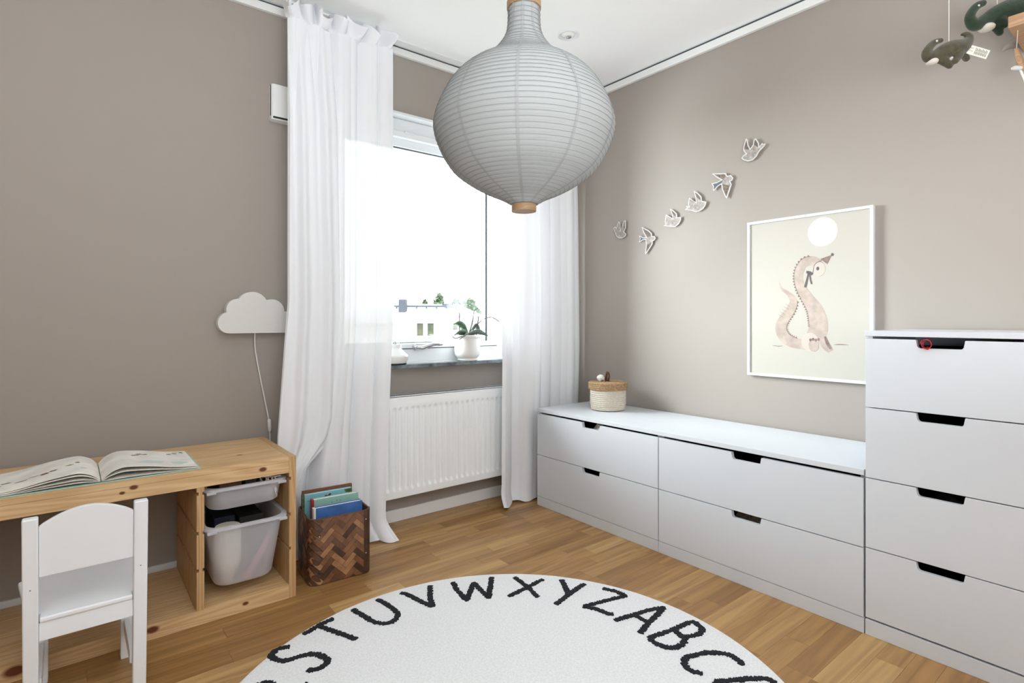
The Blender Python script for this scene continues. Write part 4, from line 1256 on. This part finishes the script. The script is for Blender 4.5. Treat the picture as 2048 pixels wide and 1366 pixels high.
# ------------------------------------------------------------------ open picture book
bk = thing('picture_book', 'large open picture book lying on the pine bench', 'book', (0.076, 2.27, 0.5231))
Y0b, Y1b, XS = 2.137, 2.408, 0.078
def leaf(sgn, w_, hump, end, y0, y1, th, name_, mtl, par, base_=0.5262, peak=0.27):
    pr = smoothpath([(0, base_ + 0.0035), (0.018, base_ + hump * .62), (w_ * peak * .62, base_ + hump * .95), (w_ * peak, base_ + hump), (w_ * .5, base_ + hump * .72 + end * .25), (w_ * .75, base_ + hump * .25 + end * .75), (w_, base_ + end)], 6)
    poly = [(XS + sgn * (d + 0.001), z) for d, z in pr] + [(XS + sgn * (d + 0.001), z - th) for d, z in reversed(pr)]
    n = len(pr)
    m = MB()
    vv = [(x, y, z) for y in (y0, y1) for x, z in poly]
    N = len(poly)
    ff = [(i, i + 1, N - 2 - i, N - 1 - i) for i in range(n - 1)]
    ff += [tuple(k + N for k in q) for q in ff]
    ff += [(i, (i + 1) % N, (i + 1) % N + N, i + N) for i in range(N)]
    m.add(vv, ff).build(name_, mtl, par, sharp=40)
    return pr
tops = {}
for sgn in (1, -1):
    xa, xb = (XS + 0.002, XS + 0.274) if sgn > 0 else (XS - 0.274, XS - 0.002)
    MB().box(xa, xb, Y0b - 0.004, Y1b + 0.004, 0.5232, 0.5257).build('cover', 'book_mint', bk, bevel=0.0008)
    for j, (hp_, en, th) in enumerate(((0.008, 0.002, .0012), (0.016, 0.003, .001), (0.030, 0.0055, .0022), (0.0375, 0.0085, .0015)) if sgn < 0 else ((0.005, 0.002, .0012), (0.024, 0.0045, .002), (0.0375, 0.0085, .0016))):
        tops[sgn] = leaf(sgn, 0.266 - 0.002 * j, hp_, en, Y0b, Y1b, th, 'page', 'book_page', bk)
MB().tube([(XS, Y0b - .005, 0.5248), (XS, Y1b + .005, 0.5248)], 0.0016, 8).build('spine', 'book_mint', bk)
def on_page(sgn, d, lift=0.0004):
    pr = tops[sgn]
    for (a, za), (b_, zb) in zip(pr, pr[1:]):
        if a <= d <= b_:
            return za + (zb - za) * (d - a) / (b_ - a) + lift
    return pr[-1][1] + lift
rp_ = random.Random(21)
def blot(sgn, d, y, rx, ry, mtl):
    n = 14
    c = [(d, y)] + [(d + rx * math.cos(2 * PI * k / n) * rp_.uniform(.5, 1.1), y + ry * math.sin(2 * PI * k / n) * rp_.uniform(.5, 1.1)) for k in range(n)]
    v_ = [(XS + sgn * (dd_ + .001), yy, on_page(sgn, dd_)) for dd_, yy in c]
    MB().add(v_, [(0, 1 + k, 1 + (k + 1) % n) for k in range(n)]).build('illustration', mtl, bk, smooth=False)
for (s_, d, y, rx, ry, mt) in ((1, .112, 2.335, .012, .012, 'print_grey'), (1, .130, 2.33, .010, .010, 'print_brown'), (1, .098, 2.315, .016, .008, 'print_grey'),
        (1, .203, 2.35, .009, .010, 'print_grey'), (1, .222, 2.36, .010, .012, 'print_green'), (1, .245, 2.375, .009, .012, 'print_grey'), (1, .232, 2.385, .018, .003, 'print_grey'),
        (1, .06, 2.24, .03, .004, 'print_blue'), (1, .14, 2.20, .05, .03, 'print_blue'), (1, .215, 2.20, .035, .03, 'print_blue'),
        (-1, .055, 2.30, .010, .010, 'print_brown'), (-1, .075, 2.275, .012, .010, 'print_green'), (-1, .115, 2.25, .014, .012, 'print_grey'),
        (-1, .135, 2.235, .012, .014, 'print_brown'), (-1, .16, 2.24, .022, .004, 'print_grey'), (-1, .19, 2.225, .02, .006, 'print_grey'), (-1, .225, 2.245, .016, .010, 'print_green'), (-1, .245, 2.22, .014, .008, 'print_grey'), (-1, .04, 2.22, .014, .01, 'print_blue')):
    blot(s_, d, y, rx, ry, mt)

# ------------------------------------------------------------------ small white chair
ch = thing('child_chair', 'small white wooden child chair in front of the pine bench', 'chair', (0.04, 1.95, 0))
def lean(z):
    return 1.823 - 0.055 * z / 0.55
for x0_, x1_ in ((-0.0895, -0.0585), (0.1350, 0.1665)):
    p = [(lean(0), 0.0), (lean(0) + .030, 0.0), (lean(.2) + .030, .2), (lean(.548) + .026, .548), (lean(.548), .548)]
    o_ = MB().prism(p, 'x', x0_, x1_).build('leg', 'chair_paint', ch, bevel=0.004, seg=3)
    MB().tube([((x0_ + x1_) / 2, lean(.37) - .0006, .37), ((x0_ + x1_) / 2, lean(.37) + .002, .37)], .0016, 8).build('screw_hole', 'print_grey', o_)
arch = [(-0.0585, 0.395), (0.1350, 0.395)] + [(0.1350 - 0.1935 * k / 24, 0.523 + 0.036 * math.sin(PI * k / 24) ** 0.85) for k in range(25)]
m = MB().prism(arch, 'y', 0, 0.015)
m.v = [(x, lean(z) + 0.006 + y, z) for x, y, z in m.v]
m.build('backrest', 'chair_paint', ch, bevel=0.003)
m = MB().prism([(-.0575, 1.797), (.134, 1.797), (.134, 1.828), (.160, 1.828), (.189, 2.078), (.177, 2.090), (-.100, 2.090), (-.112, 2.078), (-.083, 1.828), (-.0575, 1.828)], 'z', .279, .2925)
m.build('seat', 'chair_paint', ch, bevel=0.004, seg=3)
for x0_, x1_ in ((-0.076, -0.046), (0.122, 0.152)):
    MB().box(x0_, x1_, 2.048, 2.078, 0.0, 0.2788).build('leg', 'chair_paint', ch, bevel=0.003)
    MB().box(x0_ + .008, x1_ - .008, lean(.1) + .03, 2.0478, 0.085, 0.120).build('stretcher', 'chair_paint', ch, bevel=0.002)
    MB().box(x0_ + .006, x1_ - .006, lean(.25) + .03, 2.0478, 0.235, 0.2788).build('side_apron', 'chair_paint', ch, bevel=0.002)
MB().box(-0.0583, 0.1348, lean(.25) + .004, lean(.25) + .020, 0.232, 0.2788).build('rear_apron', 'chair_paint', ch, bevel=0.002)
MB().box(-0.0458, 0.1218, 2.056, 2.072, 0.235, 0.2788).build('front_apron', 'chair_paint', ch, bevel=0.002)

# ------------------------------------------------------------------ woven chip-wood box with books
wb = thing('woven_box', 'dark brown woven chip-wood box of picture books beside the bench', 'box', (0.85, 2.25, 0))
WX0, WX1, WY0, WY1, WH, WR = 0.722, 0.968, 2.142, 2.352, 0.258, 0.034
WA = math.radians(-4.5)
def wrot(p):
    x, y, z = p
    c_, s_ = math.cos(WA), math.sin(WA)
    cx, cy = WX0, WY0 + .012
    return (cx + (x - cx) * c_ - (y - cy) * s_, cy + (x - cx) * s_ + (y - cy) * c_, z)
out_ = rrect(WX0, WX1, WY0, WY1, WR, 8); inn = rrect(WX0 + .006, WX1 - .006, WY0 + .006, WY1 - .006, WR - .006, 8)
m = MB(); loft(m, [(inn, .008), (inn, WH), (out_, WH), (out_, .0015)], True, True)
m.v = [wrot(p) for p in m.v]
m.build('shell', 'leather_brown', wb)
per = [(WX1 - WR, WY0, 0, -1)]
def peri(s):
    """point and outward normal at distance s along the outside, from the front right corner leftwards and round to the back"""
    L1 = WX1 - WX0 - 2 * WR; La = WR * PI / 2; L2 = WY1 - WY0 - 2 * WR
    if s <= L1: return (WX1 - WR - s, WY0, 0, -1)
    s -= L1
    if s <= La:
        a = -PI / 2 - s / WR
        return (WX0 + WR + WR * math.cos(a), WY0 + WR + WR * math.sin(a), math.cos(a), math.sin(a))
    s -= La
    return (WX0, WY0 + WR + min(s, L2), -1, 0)
SL = (WX1 - WX0 - 2 * WR) + WR * PI / 2 + (WY1 - WY0 - 2 * WR)
def clip(poly, axis, val, keep_less):
    out = []
    for i in range(len(poly)):
        a, b_ = poly[i - 1], poly[i]
        ia = (a[axis] <= val) == keep_less; ib = (b_[axis] <= val) == keep_less
        if ia != ib:
            t_ = (val - a[axis]) / (b_[axis] - a[axis])
            out.append((a[0] + (b_[0] - a[0]) * t_, a[1] + (b_[1] - a[1]) * t_))
        if ib: out.append(b_)
    return out
W_ = 0.0205; NN = 3
rw = random.Random(4)
c45 = math.sqrt(.5)
def tile(x, y, w_, h_, hor):
    g = 0.0006
    sub = 6
    cs = []
    P4 = [(x + g, y + g), (x + w_ - g, y + g), (x + w_ - g, y + h_ - g), (x + g, y + h_ - g)]
    for (a, b_) in zip(P4, P4[1:] + P4[:1]):
        for k in range(sub):
            cs.append((a[0] + (b_[0] - a[0]) * k / sub, a[1] + (b_[1] - a[1]) * k / sub))
    poly = [((px - py) * c45, (px + py) * c45) for px, py in cs]
    for ax, vl, ls in ((0, 0.0, False), (0, SL, True), (1, 0.004, False), (1, WH - .002, True)):
        if len(poly) >= 3: poly = clip(poly, ax, vl, ls)
    if len(poly) < 3: return
    ar = abs(sum(poly[i - 1][0] * poly[i][1] - poly[i][0] * poly[i - 1][1] for i in range(len(poly)))) / 2
    if ar < 4e-5: return
    lift = 0.0016 if hor else 0.0011
    outer, inner = [], []
    for s, z in poly:
        px, py, nx, ny = peri(s)
        outer.append(wrot((px + nx * lift, py + ny * lift, z))); inner.append(wrot((px - nx * .0004, py - ny * .0004, z)))
    n = len(poly)
    m = MB().add(outer + inner, [tuple(range(n))] + [(i, (i + 1) % n, (i + 1) % n + n, i + n) for i in range(n)])
    mt = rw.choices(WOVEN, (2.2, 4, 3, 2))[0]
    m.build('woven_strip', mt, wb, smooth=False)
for a in range(-14, 40):
    for b_ in range(-8, 9):
        tile((a + 2 * NN * b_) * W_, a * W_, NN * W_, W_, True)
        tile(a * W_, (a - 2 * NN + 1 + 2 * NN * b_) * W_, W_, NN * W_, False)
# leather edge strip at the right corner, with rivets
st = MB()
for (xa, ya, xb, yb) in ((WX1 - WR + .003, WY0 - .002, WX1 - .012, WY0 + .004),):
    st.box(xa - .006, xb + .006, ya, yb, 0.003, WH)
ed = [(WX1 - WR + .002, WY0 - .0022)] + [(WX1 - WR + WR * math.cos(a) * 1.04, WY0 + WR + (WR * 1.06) * math.sin(a)) for a in [-PI / 2 + PI / 2 * k / 6 for k in range(7)]]
st = MB()
n = len(ed)
inr = [(WX1 - WR + .002, WY0 + .002)] + [(WX1 - WR + WR * .97 * math.cos(a), WY0 + WR + WR * .97 * math.sin(a)) for a in [-PI / 2 + PI / 2 * k / 6 for k in range(7)]]
st.prism(ed + inr[::-1], 'z', 0.003, WH + .001)
st.v = [wrot(p) for p in st.v]
st.build('corner_strip', WOVEN[3], wb)
for (s, z) in ((-0.008, .222), (-0.008, .085), (0.176, .190), (0.178, .050)):
    px, py, nx, ny = peri(max(s, 0)); px -= min(s, 0)
    c = wrot((px + nx * .0025, py - .0015 + ny * .0016, z))
    MB().ball(c, (.0035, .003, .0035), 10, 8).build('rivet', 'chrome' if z != .05 else 'black', wb)

def std_book(label, mtl, x0, x1, y0, y1, ztop, h_, spine=None, extra=None):
    zb = ztop - h_
    t = thing('picture_book', label, 'book', wrot(((x0 + x1) / 2, (y0 + y1) / 2, zb)), 'picture books in the woven box')
    def bld(m, nm, mt, bev=0.0008):
        m.v = [wrot(p) for p in m.v]
        return m.build(nm, mt, t, bevel=bev)
    c = MB().box(x0, x1, y0, y0 + .002, zb, ztop).box(x0, x1, y1 - .002, y1, zb, ztop)
    bld(c, 'cover', mtl)
    bld(MB().box(x0, x0 + (.010 if spine else .002), y0 - (.0006 if spine else 0), y1, zb, ztop + .0004), 'spine', spine or mtl)
    bld(MB().box(x0 + .0105, x1 - .003, y0 + .002, y1 - .002, zb + .003, ztop - .003), 'pages', 'book_page')
    for (nm, mt, q) in (extra or ()):
        m = MB()
        for pts in q:
            m.prism([(x0 + a, ztop - b_) for a, b_ in pts], 'y', y0 - .0005, y0 + .0002)
        bld(m, nm, mt, 0)
bird = [(.085, .022), (.095, .012), (.103, .016), (.112, .008), (.118, .014), (.106, .024), (.1, .03)]
std_book('brown book at the very back of the woven box', 'book_cover_brown', .738, .945, 2.322, 2.334, .322, .30)
std_book('light blue book with leafy corners in the woven box', 'book_sky', .732, .938, 2.300, 2.318, .312, .30, 'book_olive',
         (('cover_art', 'book_olive', [[(.172, .002), (.205, .002), (.205, .022), (.190, .018), (.176, .014)]]), ('cover_art', 'label_ink', [bird, [(.02, .026), (.19, .022), (.19, .0235), (.02, .0275)], [(.13, .03), (.133, .03), (.133, .04), (.13, .04)]])))
std_book('mint green book with a red spine in the woven box', 'book_teal', .760, .952, 2.262, 2.285, .298, .285, 'book_red',
         (('cover_art', 'label_ink', [[(.08, .020), (.083, .02), (.083, .023), (.08, .023)], [(.10, .016), (.103, .016), (.103, .019), (.10, .019)], [(.115, .018), (.118, .018), (.118, .021), (.115, .021)]]),))
std_book('bright blue picture book at the front of the woven box', 'book_blue', .752, .950, 2.206, 2.228, .280, .268, 'label_white')

# ------------------------------------------------------------------ on the window sill
ox, oy, oz = 1.725, 2.550, 0.8062
orc = thing('orchid', 'leggy green orchid without flowers in the white pot on the sill', 'plant', (ox, oy, oz + .13))
pot = thing('flower_pot', 'glossy white ceramic flower pot on the dark stone sill', 'pot', (ox, oy, oz))
MB().lathe([(.048, oz), (.056, oz + .002), (.057, oz + .008), (.053, oz + .012), (.064, oz + .022), (.070, oz + .036), (.0715, oz + .06), (.0705, oz + .118), (.0725, oz + .124), (.0775, oz + .130), (.0785, oz + .137), (.0765, oz + .142), (.071, oz + .142), (.067, oz + .136), (.066, oz + .10), (.064, oz + .03), (.02, oz + .02)], ox, oy, 56).build('body', 'ceramic', pot, sharp=50)
MB().lathe([(.02, oz + .11), (.064, oz + .112), (.060, oz + .122), (.02, oz + .126)], ox, oy, 32).build('bark_soil', 'soil', pot)
def strap(m_, pts, w0, mtl_name, par, name_='leaf'):
    p = smoothpath(pts, 6)
    n = len(p)
    m = MB()
    v_ = []
    for i, q in enumerate(p):
        t_ = i / (n - 1)
        w_ = w0 * (0.35 + 0.65 * math.sin(PI * min(1, t_ * 1.05 + .12)) ** .8) * (1 if t_ < .95 else .5)
        a = Vector(p[max(i - 1, 0)]); b_ = Vector(p[min(i + 1, n - 1)])
        tv = (b_ - a).normalized()
        sd = tv.cross(Vector((0, 0, 1)))
        sd = (sd.normalized() if sd.length > .1 else Vector((0, 1, 0)))
        sd = (sd + Vector((0, 0, 0.9 if sd.y < 0 else -0.9))).normalized()
        q = Vector(q)
        up = sd.cross(tv)
        v_ += [q - sd * w_ + up * w_ * .35, q - up * .001, q + sd * w_ + up * w_ * .35]
    m.add(v_, [(3 * i + k, 3 * i + k + 1, 3 * i + k + 4, 3 * i + k + 3) for i in range(n - 1) for k in (0, 1)])
    m.build(name_, mtl_name, par, sharp=180, solid=.0016, fix=False)
zt = oz + .130
for pts, w_, mt in (([(ox, oy, zt), (ox - .035, oy - .01, zt + .055), (ox - .075, oy - .02, zt + .075), (ox - .112, oy - .035, zt + .070)], .020, 'leaf'),
                    ([(ox, oy, zt), (ox - .04, oy - .02, zt + .022), (ox - .085, oy - .035, zt + .020), (ox - .118, oy - .045, zt + .008)], .022, 'leaf'),
                    ([(ox, oy, zt), (ox + .020, oy + .005, zt + .05), (ox + .035, oy + .01, zt + .085), (ox + .050, oy + .012, zt + .112)], .020, 'leaf'),
                    ([(ox, oy, zt), (ox + .045, oy + .005, zt + .045), (ox + .070, oy + .0, zt + .05), (ox + .088, oy - .01, zt + .015)], .026, 'leaf_pale'),
                    ([(ox, oy, zt), (ox + .04, oy - .03, zt + .022), (ox + .075, oy - .045, zt + .016), (ox + .1, oy - .055, zt + .005)], .022, 'leaf_pale'),
                    ([(ox, oy, zt), (ox - .03, oy - .04, zt + .012), (ox - .06, oy - .06, zt + .006), (ox - .1, oy - .07, zt - .012)], .016, 'leaf_pale')):
    strap(None, pts, w_, mt, orc)
for pts, r in (([(ox - .05, oy, zt - .01), (ox - .052, oy, zt + .06), (ox - .052, oy, zt + .135)], .0032),
               ([(ox + .005, oy, zt), (ox + .035, oy, zt + .08), (ox + .045, oy, zt + .14), (ox + .065, oy, zt + .155), (ox + .085, oy, zt + .150)], .0026),
               ([(ox + .01, oy - .01, zt), (ox + .05, oy - .01, zt + .06), (ox + .11, oy - .01, zt + .10), (ox + .165, oy - .01, zt + .108), (ox + .215, oy - .01, zt + .085)], .0028),
               ([(ox + .045, oy - .02, zt - .01), (ox + .055, oy - .02, zt + .06), (ox + .062, oy - .02, zt + .115)], .0034),
               ([(ox - .02, oy - .03, zt), (ox - .08, oy - .06, zt + .004), (ox - .12, oy - .07, zt - .004), (ox - .145, oy - .075, zt + .006)], .0026)):
    MB().tube(smoothpath(pts, 5), r, 7).build('flower_stem', 'stem_brown', orc)
MB().ball((ox - .052, oy, zt + .112), (.004, .003, .006), 8, 6).build('bud', 'stem_brown', orc)

qx, qy, qz = 1.283, 2.550, 0.8062
ol = thing('oil_lamp', 'white ceramic oil lamp with a glass chimney at the curtain edge', 'lamp', (qx, qy, qz))
MB().lathe([(.045, qz), (.058, qz + .001), (.060, qz + .006), (.02, qz + .007)], qx, qy, 48).build('foot', 'black', ol)
MB().lathe([(.02, qz + .0062), (.056, qz + .0066), (.066, qz + .022), (.069, qz + .040), (.067, qz + .047), (.038, qz + .074), (.034, qz + .082), (.034, qz + .101), (.031, qz + .102), (.01, qz + .100)], qx, qy, 48).build('body', 'ceramic', ol, sharp=25)
MB().lathe([(.012, qz + .100), (.014, qz + .103), (.012, qz + .112), (.005, qz + .118)], qx, qy, 24).build('burner', 'chrome', ol)
MB().lathe([(.024, qz + .103), (.030, qz + .125), (.031, qz + .145), (.024, qz + .185), (.020, qz + .23)], qx, qy, 32, cap0=False, cap1=False).build('glass_chimney', 'lamp_glass', ol)
